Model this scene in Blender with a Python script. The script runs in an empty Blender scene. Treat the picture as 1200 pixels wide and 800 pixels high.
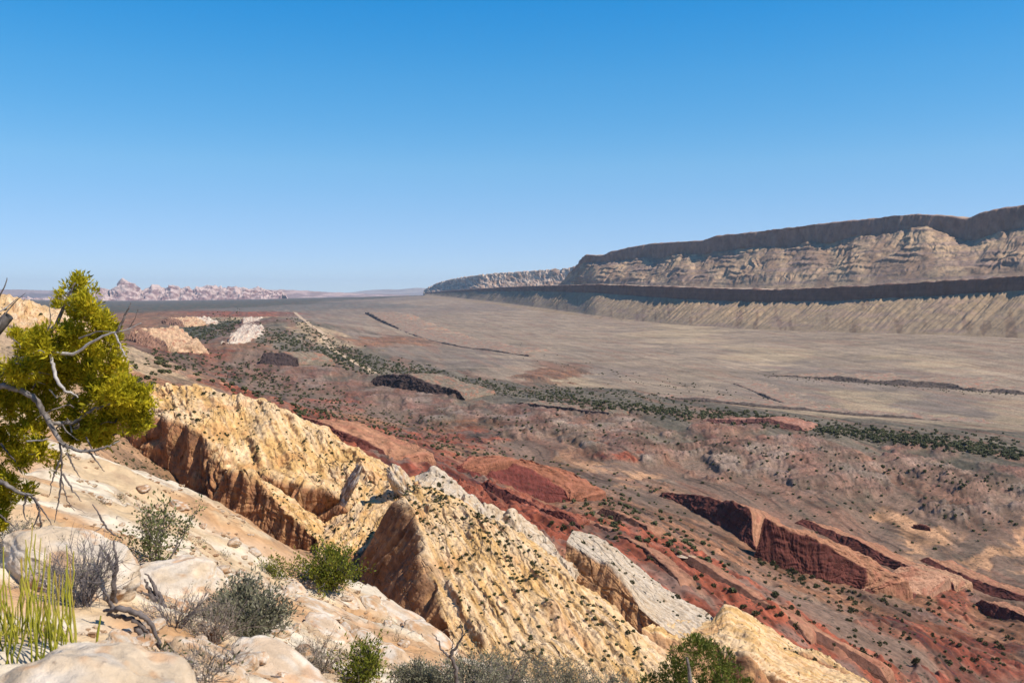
import bpy, math, random
import numpy as np
from mathutils import Vector

random.seed(7)
RNG = np.random.default_rng(7)
SC = bpy.context.scene
COL = SC.collection

# ------------------------------------------------------------------ camera, world, sun, exposure
F = 1040.0                      # focal length in photo pixels (photo is 1200 px wide)
PITCH = math.atan(55.0 / F)
cam_d = bpy.data.cameras.new('camera')
cam_d.sensor_width = 36.0
cam_d.lens = 36.0 * F / 1200.0
cam_d.clip_start = 0.1
cam_d.clip_end = 200000.0
cam_d.dof.use_dof = True
cam_d.dof.focus_distance = 90.0
cam_d.dof.aperture_fstop = 5.0
cam = bpy.data.objects.new('camera', cam_d)
cam.rotation_euler = (math.pi / 2 - PITCH, 0, 0)
COL.objects.link(cam)
SC.camera = cam

SUN_AZ, SUN_EL = math.radians(111), math.radians(49)
sunvec = Vector((math.sin(SUN_AZ) * math.cos(SUN_EL), math.cos(SUN_AZ) * math.cos(SUN_EL), math.sin(SUN_EL)))
world = bpy.data.worlds.new('World')
SC.world = world
world.use_nodes = True
wn = world.node_tree
wn.nodes.clear()
w_out = wn.nodes.new('ShaderNodeOutputWorld')
w_bg = wn.nodes.new('ShaderNodeBackground')
w_sky = wn.nodes.new('ShaderNodeTexSky')
w_sky.sky_type = 'NISHITA'
w_sky.sun_disc = False
w_sky.sun_elevation = SUN_EL
w_sky.sun_rotation = SUN_AZ
w_sky.altitude = 3000
w_sky.air_density = 1.0
w_sky.dust_density = 0.0
w_sky.ozone_density = 6.0
w_bg.inputs['Strength'].default_value = 0.14
w_hs = wn.nodes.new('ShaderNodeHueSaturation')
w_gm = wn.nodes.new('ShaderNodeGamma')
w_gm.inputs[1].default_value = 0.5
w_hs.inputs['Saturation'].default_value = 1.85
w_hs.inputs['Value'].default_value = 2.05
w_hs.inputs['Hue'].default_value = 0.502
wn.links.new(w_sky.outputs[0], w_gm.inputs[0])
wn.links.new(w_gm.outputs[0], w_hs.inputs['Color'])
# grade of the clear desert sky by height above the horizon
w_tc = wn.nodes.new('ShaderNodeTexCoord')
w_sep = wn.nodes.new('ShaderNodeSeparateXYZ')
w_rmp = wn.nodes.new('ShaderNodeValToRGB')
w_mul = wn.nodes.new('ShaderNodeVectorMath'); w_mul.operation = 'MULTIPLY'
w_mul2 = wn.nodes.new('ShaderNodeVectorMath'); w_mul2.operation = 'SCALE'; w_mul2.inputs['Scale'].default_value = 2.0
for p_, c_ in ((0.045, (0.46, 0.43, 0.465)), (0.09, (0.60, 0.48, 0.46)), (0.14, (0.72, 0.535, 0.465)), (0.229, (0.54, 0.52, 0.48)), (0.315, (0.20, 0.47, 0.49)), (0.8, (0.15, 0.36, 0.44))):
    e_ = w_rmp.color_ramp.elements.new(p_); e_.color = (*c_, 1)
w_rmp.color_ramp.elements[0].color = (0.36, 0.40, 0.47, 1)
w_rmp.color_ramp.elements[-1].color = (0.15, 0.36, 0.44, 1)
wn.links.new(w_tc.outputs['Generated'], w_sep.inputs[0])
wn.links.new(w_sep.outputs['Z'], w_rmp.inputs[0])
wn.links.new(w_hs.outputs[0], w_mul.inputs[0])
wn.links.new(w_rmp.outputs[0], w_mul.inputs[1])
wn.links.new(w_mul.outputs[0], w_mul2.inputs[0])
wn.links.new(w_mul2.outputs[0], w_bg.inputs[0])
wn.links.new(w_bg.outputs[0], w_out.inputs[0])

sun_d = bpy.data.lights.new('sun', 'SUN')
sun_d.energy = 5.0
sun_d.angle = math.radians(0.53)
sun_d.color = (1.0, 0.93, 0.83)
sun_o = bpy.data.objects.new('sun', sun_d)
sun_o.rotation_euler = sunvec.to_track_quat('Z', 'Y').to_euler()
COL.objects.link(sun_o)

SC.view_settings.view_transform = 'Standard'
SC.view_settings.look = 'None'
SC.view_settings.exposure = 0.42
SC.view_settings.gamma = 1.0
SC.view_settings.use_curve_mapping = False
SC.render.engine = 'CYCLES'
try:
    SC.cycles.use_denoising = True
    SC.cycles.denoiser = 'OPENIMAGEDENOISE'
    SC.cycles.denoising_prefilter = 'ACCURATE'
    SC.cycles.sample_clamp_indirect = 2.0
    SC.cycles.max_bounces = 5
    SC.cycles.diffuse_bounces = 4
    SC.cycles.transparent_max_bounces = 4
    SC.cycles.volume_bounces = 0
except Exception:
    pass

# ------------------------------------------------------------------ geometry helpers
SP, CP = math.sin(PITCH), math.cos(PITCH)


def P(u, v, d):
    """world point seen at photo pixel (u, v) at distance d along +Y"""
    a, b = (np.asarray(u, float) - 600) / F, (np.asarray(v, float) - 400) / F
    yc = CP - b * SP
    s = np.asarray(d, float) / yc
    return np.stack([a * s, yc * s, (-SP - b * CP) * s], -1)


_perm = np.random.default_rng(3).permutation(256).astype(np.int32)
_perm = np.concatenate([_perm, _perm])
_g = np.random.default_rng(4).normal(size=(256, 3))
_g = (_g / np.linalg.norm(_g, axis=1, keepdims=True) * 1.5).astype(np.float32)


def pn(x, y, z):
    """gradient noise, roughly -1..1"""
    x, y, z = np.broadcast_arrays(np.asarray(x, np.float64), np.asarray(y, np.float64), np.asarray(z, np.float64))
    xi, yi, zi = np.floor(x), np.floor(y), np.floor(z)
    fx, fy, fz = (x - xi).astype(np.float32), (y - yi).astype(np.float32), (z - zi).astype(np.float32)
    xi, yi, zi = xi.astype(np.int64) & 255, yi.astype(np.int64) & 255, zi.astype(np.int64) & 255
    q = lambda t: t * t * t * (t * (t * 6 - 15) + 10)
    sx, sy, sz = q(fx), q(fy), q(fz)
    res = 0
    for dx in (0, 1):
        a = _perm[(xi + dx) & 255]
        wx = sx if dx else 1 - sx
        for dy in (0, 1):
            b = _perm[(a + yi + dy) & 255]
            wy = sy if dy else 1 - sy
            for dz in (0, 1):
                g = _g[_perm[(b + zi + dz) & 255]]
                wz = sz if dz else 1 - sz
                res = res + wx * wy * wz * (g[..., 0] * (fx - dx) + g[..., 1] * (fy - dy) + g[..., 2] * (fz - dz))
    return res


def fbm(x, y, z, o=4, gain=0.5, lac=2.03):
    r, a = 0, 1.0
    for k in range(o):
        r = r + a * pn(x + 17.3 * k, y - 9.1 * k, z + 5.7 * k)
        x, y, z, a = np.asarray(x) * lac, np.asarray(y) * lac, np.asarray(z) * lac, a * gain
    return r


def rid(x, y, z, o=3, gain=0.5):
    r, a = 0, 1.0
    for k in range(o):
        r = r + a * (1 - 2 * np.abs(pn(x + 31.7 * k, y + 3.3 * k, z - 7.7 * k)))
        x, y, z, a = np.asarray(x) * 2.07, np.asarray(y) * 2.07, np.asarray(z) * 2.07, a * gain
    return r


def sstep(a, b, x):
    t = np.clip((x - a) / (b - a), 0, 1)
    return t * t * (3 - 2 * t)


def mixc(a, b, t):
    a, b = np.asarray(a, float), np.asarray(b, float)
    return a + (b - a) * np.asarray(t)[..., None]


def quads_mesh(name, V, Q, mat, albedo=None, smooth=True, tint=None):
    V = np.ascontiguousarray(V, np.float32).reshape(-1, 3)
    Q = np.ascontiguousarray(Q, np.int32).reshape(-1, 4)
    me = bpy.data.meshes.new(name)
    me.vertices.add(len(V)); me.vertices.foreach_set('co', V.ravel())
    me.loops.add(Q.size); me.loops.foreach_set('vertex_index', Q.ravel())
    me.polygons.add(len(Q))
    me.polygons.foreach_set('loop_start', np.arange(0, Q.size, 4, dtype=np.int32))
    try:
        me.polygons.foreach_set('loop_total', np.full(len(Q), 4, np.int32))
    except Exception:
        pass
    me.polygons.foreach_set('use_smooth', np.full(len(Q), bool(smooth)))
    if albedo is not None:
        at = me.color_attributes.new('albedo', 'FLOAT_COLOR', 'POINT')
        c = np.ones((len(V), 4), np.float32)
        c[:, :3] = np.asarray(albedo).reshape(-1, 3)
        at.data.foreach_set('color', c.ravel())
    if tint is not None:
        at = me.attributes.new('tint', 'FLOAT', 'FACE')
        at.data.foreach_set('value', np.asarray(tint, np.float32).ravel())
    me.update(calc_edges=True)
    if mat: me.materials.append(mat)
    return me


def link(name, me, parent=None, loc=None):
    o = bpy.data.objects.new(name, me)
    COL.objects.link(o)
    if parent is not None: o.parent = parent
    if loc is not None: o.location = loc
    return o


def tag(o, label, cat, group=None):
    o['label'] = label; o['category'] = cat
    if group: o['group'] = group
    return o


def struct(o, kind='structure'):
    o['kind'] = kind
    return o


def empty(name, loc, label, cat, group=None):
    o = bpy.data.objects.new(name, None)
    o.empty_display_size = 0.2
    o.location = loc
    COL.objects.link(o)
    return tag(o, label, cat, group)


def grid_quads(n, m):
    i = np.arange(n * m).reshape(n, m)
    return np.stack([i[:-1, :-1], i[1:, :-1], i[1:, 1:], i[:-1, 1:]], -1).reshape(-1, 4)


def grid_normals(V):
    du = np.gradient(V, axis=0); dv = np.gradient(V, axis=1)
    n = np.cross(du, dv)
    n /= np.maximum(np.linalg.norm(n, axis=-1, keepdims=True), 1e-9)
    return n


def catmull(pts, n, arc=True):
    pts = np.asarray(pts, float)
    m = len(pts)
    if arc:
        seg = np.linalg.norm(np.diff(pts, axis=0), axis=1)
        cum = np.concatenate([[0], np.cumsum(seg)]); cum /= cum[-1]
        s = np.interp(np.linspace(0, 1, n), cum, np.arange(m))
    else:
        s = np.linspace(0, m - 1, n)
    i = np.clip(np.floor(s).astype(int), 0, m - 2)
    t = (s - i)[:, None]
    pe = np.concatenate([[2 * pts[0] - pts[1]], pts, [2 * pts[-1] - pts[-2]]])
    p0, p1, p2, p3 = pe[i], pe[i + 1], pe[i + 2], pe[i + 3]
    c = 0.5 * (2 * p1 + (p2 - p0) * t + (2 * p0 - 5 * p1 + 4 * p2 - p3) * t ** 2 + (3 * p1 - p0 - 3 * p2 + p3) * t ** 3)
    lin = p1 + (p2 - p1) * t
    return 0.6 * c + 0.4 * lin


class Ctx: pass


LOFTS = {}


def loft(name, rows, nu, segs, mat, disp=None, color=None, smooth=2, drop=25.0, arc=True, key=None):
    """surface through control polylines (each given along the ridge); segs = samples between neighbours"""
    R = [catmull(r, nu, arc) for r in rows]
    cols, rp = [], []
    for k, s in enumerate(segs):
        for j in range(s):
            t = j / s
            cols.append(R[k] * (1 - t) + R[k + 1] * t); rp.append(k + t)
    cols.append(R[-1]); rp.append(len(R) - 1.0)
    V = np.stack(cols, 1)
    for _ in range(smooth):
        V[:, 1:-1] = V[:, 1:-1] * 0.5 + 0.25 * (V[:, :-2] + V[:, 2:])
    c = Ctx()
    c.P = V.copy()
    dS = np.linalg.norm(np.diff(V, axis=0), axis=2).mean(1)
    dT = np.linalg.norm(np.diff(V, axis=1), axis=2).mean(0)
    c.S = np.concatenate([[0], np.cumsum(dS)])[:, None] + np.zeros(V.shape[:2])
    c.T = np.concatenate([[0], np.cumsum(dT)])[None, :] + np.zeros(V.shape[:2])
    c.R = np.array(rp)[None, :] + np.zeros(V.shape[:2])
    c.U = np.linspace(0, 1, nu)[:, None] + np.zeros(V.shape[:2])
    N = grid_normals(V)
    if N[..., 2].mean() < 0: N = -N
    c.N = N
    if disp is not None:
        V = V + N * disp(c)[..., None]
    N2 = grid_normals(V)
    if N2[..., 2].mean() < 0: N2 = -N2
    c.Q, c.N2 = V, N2
    A = color(c) if color is not None else np.full(V.shape, 0.4)
    c.A = A
    if key: LOFTS[key] = c
    # skirts so that the rock is a solid body, not a sheet
    if drop:
        d = np.array([0, 0, -drop])
        V = np.concatenate([V[:1] + d, V, V[-1:] + d], 0); A = np.concatenate([A[:1], A, A[-1:]], 0)
        V = np.concatenate([V[:, :1] + d, V, V[:, -1:] + d], 1); A = np.concatenate([A[:, :1], A, A[:, -1:]], 1)
    Q = grid_quads(V.shape[0], V.shape[1])
    fn = np.cross(V[1:, :-1] - V[:-1, :-1], V[:-1, 1:] - V[:-1, :-1])[..., 2].mean()
    if fn < 0: Q = Q[:, ::-1]
    me = quads_mesh(name, V, Q, mat, A)
    return link(name, me)


# ------------------------------------------------------------------ materials
def nodes_of(name):
    m = bpy.data.materials.new(name)
    m.use_nodes = True
    nt = m.node_tree
    b = nt.nodes['Principled BSDF']
    b.inputs['Specular IOR Level'].default_value = 0.15
    return m, nt, b


def mat_ground(name, s=0.4, amp=0.35, bump=0.3, bs=1.0, dist=0.2, speck=None, rough=0.95, cracks=None):
    """albedo comes from the surface's own strata colours; fine grain, specks and relief are added here"""
    m, nt, b = nodes_of(name)
    N, L = nt.nodes.new, nt.links.new
    at = N('ShaderNodeAttribute'); at.attribute_name = 'albedo'
    tc = N('ShaderNodeTexCoord')
    n1 = N('ShaderNodeTexNoise'); n1.inputs['Scale'].default_value = s
    n1.inputs['Detail'].default_value = 7; n1.inputs['Roughness'].default_value = 0.65
    L(tc.outputs['Object'], n1.inputs['Vector'])
    mr = N('ShaderNodeMapRange')
    mr.inputs[1].default_value = 0.25; mr.inputs[2].default_value = 0.75
    mr.inputs[3].default_value = 1 - amp; mr.inputs[4].default_value = 1 + amp
    L(n1.outputs[0], mr.inputs[0])
    mx = N('ShaderNodeVectorMath'); mx.operation = 'MULTIPLY'
    cmb = N('ShaderNodeCombineXYZ')
    for i in range(3): L(mr.outputs[0], cmb.inputs[i])
    L(at.outputs['Color'], mx.inputs[0]); L(cmb.outputs[0], mx.inputs[1])
    out = mx.outputs[0]
    if speck:
        sc, lo, hi, col, strength = speck
        n2 = N('ShaderNodeTexNoise'); n2.inputs['Scale'].default_value = sc
        n2.inputs['Detail'].default_value = 4; n2.inputs['Roughness'].default_value = 0.6
        L(tc.outputs['Object'], n2.inputs['Vector'])
        m2 = N('ShaderNodeMapRange')
        m2.inputs[1].default_value = lo; m2.inputs[2].default_value = hi
        m2.inputs[3].default_value = 0; m2.inputs[4].default_value = strength
        L(n2.outputs[0], m2.inputs[0])
        mm = N('ShaderNodeMix'); mm.data_type = 'RGBA'
        L(m2.outputs[0], mm.inputs[0]); L(out, mm.inputs[6]); mm.inputs[7].default_value = (*col, 1)
        out = mm.outputs[2]
    L(out, b.inputs['Base Color'])
    b.inputs['Roughness'].default_value = rough
    nb = N('ShaderNodeTexNoise'); nb.inputs['Scale'].default_value = bs
    nb.inputs['Detail'].default_value = 8; nb.inputs['Roughness'].default_value = 0.62
    L(tc.outputs['Object'], nb.inputs['Vector'])
    bp = N('ShaderNodeBump'); bp.inputs['Strength'].default_value = bump; bp.inputs['Distance'].default_value = dist
    L(nb.outputs[0], bp.inputs['Height'])
    last = bp
    for (rz, sx, sy, sz, wid, cd) in (cracks or []):
        mp = N('ShaderNodeMapping'); mp.vector_type = 'TEXTURE'
        mp.inputs['Rotation'].default_value = (0, 0, rz)
        mp.inputs['Scale'].default_value = (sx, sy, sz)
        nw = N('ShaderNodeTexNoise'); nw.inputs['Scale'].default_value = 0.6 / min(sx, sy); nw.inputs['Detail'].default_value = 5
        L(tc.outputs['Object'], nw.inputs['Vector'])
        va = N('ShaderNodeVectorMath'); va.operation = 'MULTIPLY_ADD'
        va.inputs[1].default_value = (min(sx, sy) * 0.9,) * 3
        L(nw.outputs[1], va.inputs[0]); L(tc.outputs['Object'], va.inputs[2])
        L(va.outputs[0], mp.inputs['Vector'])
        vo = N('ShaderNodeTexVoronoi'); vo.feature = 'DISTANCE_TO_EDGE'; vo.inputs['Scale'].default_value = 1.0
        L(mp.outputs[0], vo.inputs['Vector'])
        m3 = N('ShaderNodeMapRange'); m3.inputs[1].default_value = 0.0; m3.inputs[2].default_value = wid
        L(vo.outputs['Distance'], m3.inputs[0])
        b2 = N('ShaderNodeBump'); b2.inputs['Strength'].default_value = 0.9; b2.inputs['Distance'].default_value = cd
        nm = N('ShaderNodeTexNoise'); nm.inputs['Scale'].default_value = 0.11 / min(sx, sy); nm.inputs['Detail'].default_value = 3
        L(tc.outputs['Object'], nm.inputs['Vector'])
        mm_ = N('ShaderNodeMapRange'); mm_.inputs[1].default_value = 0.45; mm_.inputs[2].default_value = 0.6; mm_.inputs[4].default_value = 0.95
        L(nm.outputs[0], mm_.inputs[0]); L(mm_.outputs[0], b2.inputs['Strength'])
        L(m3.outputs[0], b2.inputs['Height']); L(last.outputs[0], b2.inputs['Normal'])
        last = b2
    L(last.outputs[0], b.inputs['Normal'])
    return m


def mat_leaf(name, cols, transl=0.35, rough=0.7):
    """cols: list of colours picked by the per-face 'tint' value"""
    m, nt, b = nodes_of(name)
    N, L = nt.nodes.new, nt.links.new
    at = N('ShaderNodeAttribute'); at.attribute_name = 'tint'
    r = N('ShaderNodeValToRGB')
    while len(r.color_ramp.elements) < len(cols): r.color_ramp.elements.new(0.5)
    for i, c in enumerate(cols):
        r.color_ramp.elements[i].position = i / max(1, len(cols) - 1)
        r.color_ramp.elements[i].color = (*c, 1)
    L(at.outputs['Fac'], r.inputs[0]); L(r.outputs[0], b.inputs['Base Color'])
    b.inputs['Roughness'].default_value = rough
    t = N('ShaderNodeBsdfTranslucent'); L(r.outputs[0], t.inputs[0])
    ms = N('ShaderNodeMixShader'); ms.inputs[0].default_value = transl
    L(b.outputs[0], ms.inputs[1]); L(t.outputs[0], ms.inputs[2])
    L(ms.outputs[0], nt.nodes['Material Output'].inputs[0])
    return m


def mat_wood(name, c1, c2, scale=14):
    m, nt, b = nodes_of(name)
    N, L = nt.nodes.new, nt.links.new
    tc = N('ShaderNodeTexCoord')
    n = N('ShaderNodeTexNoise'); n.inputs['Scale'].default_value = scale; n.inputs['Detail'].default_value = 6
    L(tc.outputs['Object'], n.inputs['Vector'])
    r = N('ShaderNodeValToRGB')
    r.color_ramp.elements[0].position = 0.35; r.color_ramp.elements[0].color = (*c1, 1)
    r.color_ramp.elements[1].position = 0.65; r.color_ramp.elements[1].color = (*c2, 1)
    L(n.outputs[0], r.inputs[0]); L(r.outputs[0], b.inputs['Base Color'])
    b.inputs['Roughness'].default_value = 0.9
    bp = N('ShaderNodeBump'); bp.inputs['Strength'].default_value = 0.5; bp.inputs['Distance'].default_value = 0.01
    L(n.outputs[0], bp.inputs['Height']); L(bp.outputs[0], b.inputs['Normal'])
    return m


M_VALLEY = mat_ground('valley_soil', s=0.22, amp=0.5, bump=0.35, bs=0.3, dist=0.8, speck=(0.42, 0.575, 0.64, (0.03, 0.033, 0.022), 0.85))
M_MESA = mat_ground('mesa_rock', s=0.03, amp=0.35, bump=0.55, bs=0.05, dist=8.0)
M_FAR = mat_ground('far_rock', s=0.012, amp=0.25, bump=0.4, bs=0.01, dist=15.0)
M_CREAM = mat_ground('cream_sandstone', s=0.7, amp=0.3, bump=0.8, bs=0.8, dist=0.8, speck=(0.9, 0.62, 0.68, (0.06, 0.05, 0.03), 0.8), cracks=[(0.42, 1.7, 13.0, 4.0, 0.10, 0.22), (0.5, 4.5, 30.0, 9.0, 0.09, 0.8)])
M_RED = mat_ground('red_sandstone', s=0.3, amp=0.4, bump=0.7, bs=0.5, dist=1.0, speck=(0.5, 0.62, 0.68, (0.035, 0.035, 0.02), 0.7), cracks=[(0.28, 2.6, 30.0, 2.4, 0.12, 0.3)])
M_NEAR = mat_ground('slickrock', s=3.2, amp=0.30, bump=0.8, bs=5.0, dist=0.06, speck=(9.0, 0.68, 0.76, (0.16, 0.10, 0.06), 0.6), cracks=[(0.57, 3.4, 0.55, 0.5, 0.035, 0.022), (0.57, 1.3, 0.10, 0.12, 0.10, 0.008)])
M_STONE = mat_ground('loose_stone', s=5.0, amp=0.34, bump=0.6, bs=6.0, dist=0.09, speck=(14.0, 0.66, 0.74, (0.14, 0.09, 0.06), 0.6), cracks=[(0.4, 0.9, 0.5, 0.10, 0.03, 0.008)])
M_JUNIPER = mat_leaf('juniper_green', [(0.06, 0.065, 0.008), (0.25, 0.225, 0.012), (0.44, 0.38, 0.016), (0.58, 0.47, 0.022), (0.60, 0.40, 0.03)], 0.42)
M_SAGE = mat_leaf('grey_green_leaf', [(0.10, 0.095, 0.065), (0.17, 0.16, 0.10), (0.26, 0.245, 0.145), (0.25, 0.21, 0.165)], 0.3)
M_LEAFY = mat_leaf('olive_leaf', [(0.07, 0.08, 0.03), (0.14, 0.15, 0.05), (0.22, 0.23, 0.09)], 0.35)
M_GREENB = mat_leaf('bright_green_leaf', [(0.06, 0.08, 0.01), (0.12, 0.14, 0.018), (0.2, 0.21, 0.025), (0.26, 0.22, 0.03)], 0.35)
M_DOT = mat_leaf('dark_shrub_leaf', [(0.022, 0.028, 0.010), (0.055, 0.06, 0.02), (0.10, 0.10, 0.035), (0.10, 0.085, 0.05)], 0.15)
M_TEA = mat_leaf('yellow_green_stem', [(0.10, 0.115, 0.012), (0.20, 0.20, 0.015), (0.34, 0.32, 0.03), (0.42, 0.34, 0.06), (0.34, 0.17, 0.05)], 0.1)
M_BARK = mat_wood('grey_bark', (0.09, 0.075, 0.065), (0.24, 0.21, 0.19))
M_BLEACH = mat_wood('bleached_wood', (0.26, 0.23, 0.21), (0.5, 0.46, 0.42))
M_DEAD = mat_wood('dark_deadwood', (0.07, 0.055, 0.05), (0.17, 0.14, 0.125))
M_TWIG = mat_wood('grey_twig', (0.10, 0.085, 0.085), (0.2, 0.17, 0.16), 30)
M_TWIGT = mat_wood('tan_twig', (0.16, 0.12, 0.095), (0.3, 0.24, 0.19), 30)

# ------------------------------------------------------------------ base terrain (valley, plain, far country)
K = {  # kind -> rgb, furrow, strata, rough
    'grey':  ((0.190, 0.118, 0.080), 0.0, 0.0, 0.6),
    'pink':  ((0.205, 0.108, 0.076), 0.8, 0.0, 0.7),
    'furr':  ((0.195, 0.116, 0.082), 1.0, 0.0, 0.7),
    'red':   ((0.285, 0.078, 0.040), 0.0, 1.0, 1.0),
    'dred':  ((0.225, 0.062, 0.036), 0.0, 1.0, 1.0),
    'rust':  ((0.255, 0.118, 0.060), 0.0, 0.6, 1.0),
    'sand':  ((0.460, 0.250, 0.130), 0.0, 0.0, 0.1),
    'plain': ((0.275, 0.200, 0.135), 0.0, 0.0, 0.25),
    'plaing': ((0.215, 0.160, 0.118), 0.0, 0.0, 0.25),
    'plainy': ((0.350, 0.255, 0.155), 0.0, 0.0, 0.2),
    'scrub': ((0.080, 0.078, 0.052), 0.0, 0.0, 0.6),
    'hog':   ((0.150, 0.118, 0.080), 0.0, 0.3, 0.8),
    'cream': ((0.450, 0.310, 0.180), 0.0, 0.3, 1.0),
    'debris': ((0.330, 0.190, 0.100), 0.0, 0.2, 1.2),
    'far':   ((0.150, 0.130, 0.105), 0.0, 0.0, 0.3),
}
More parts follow.
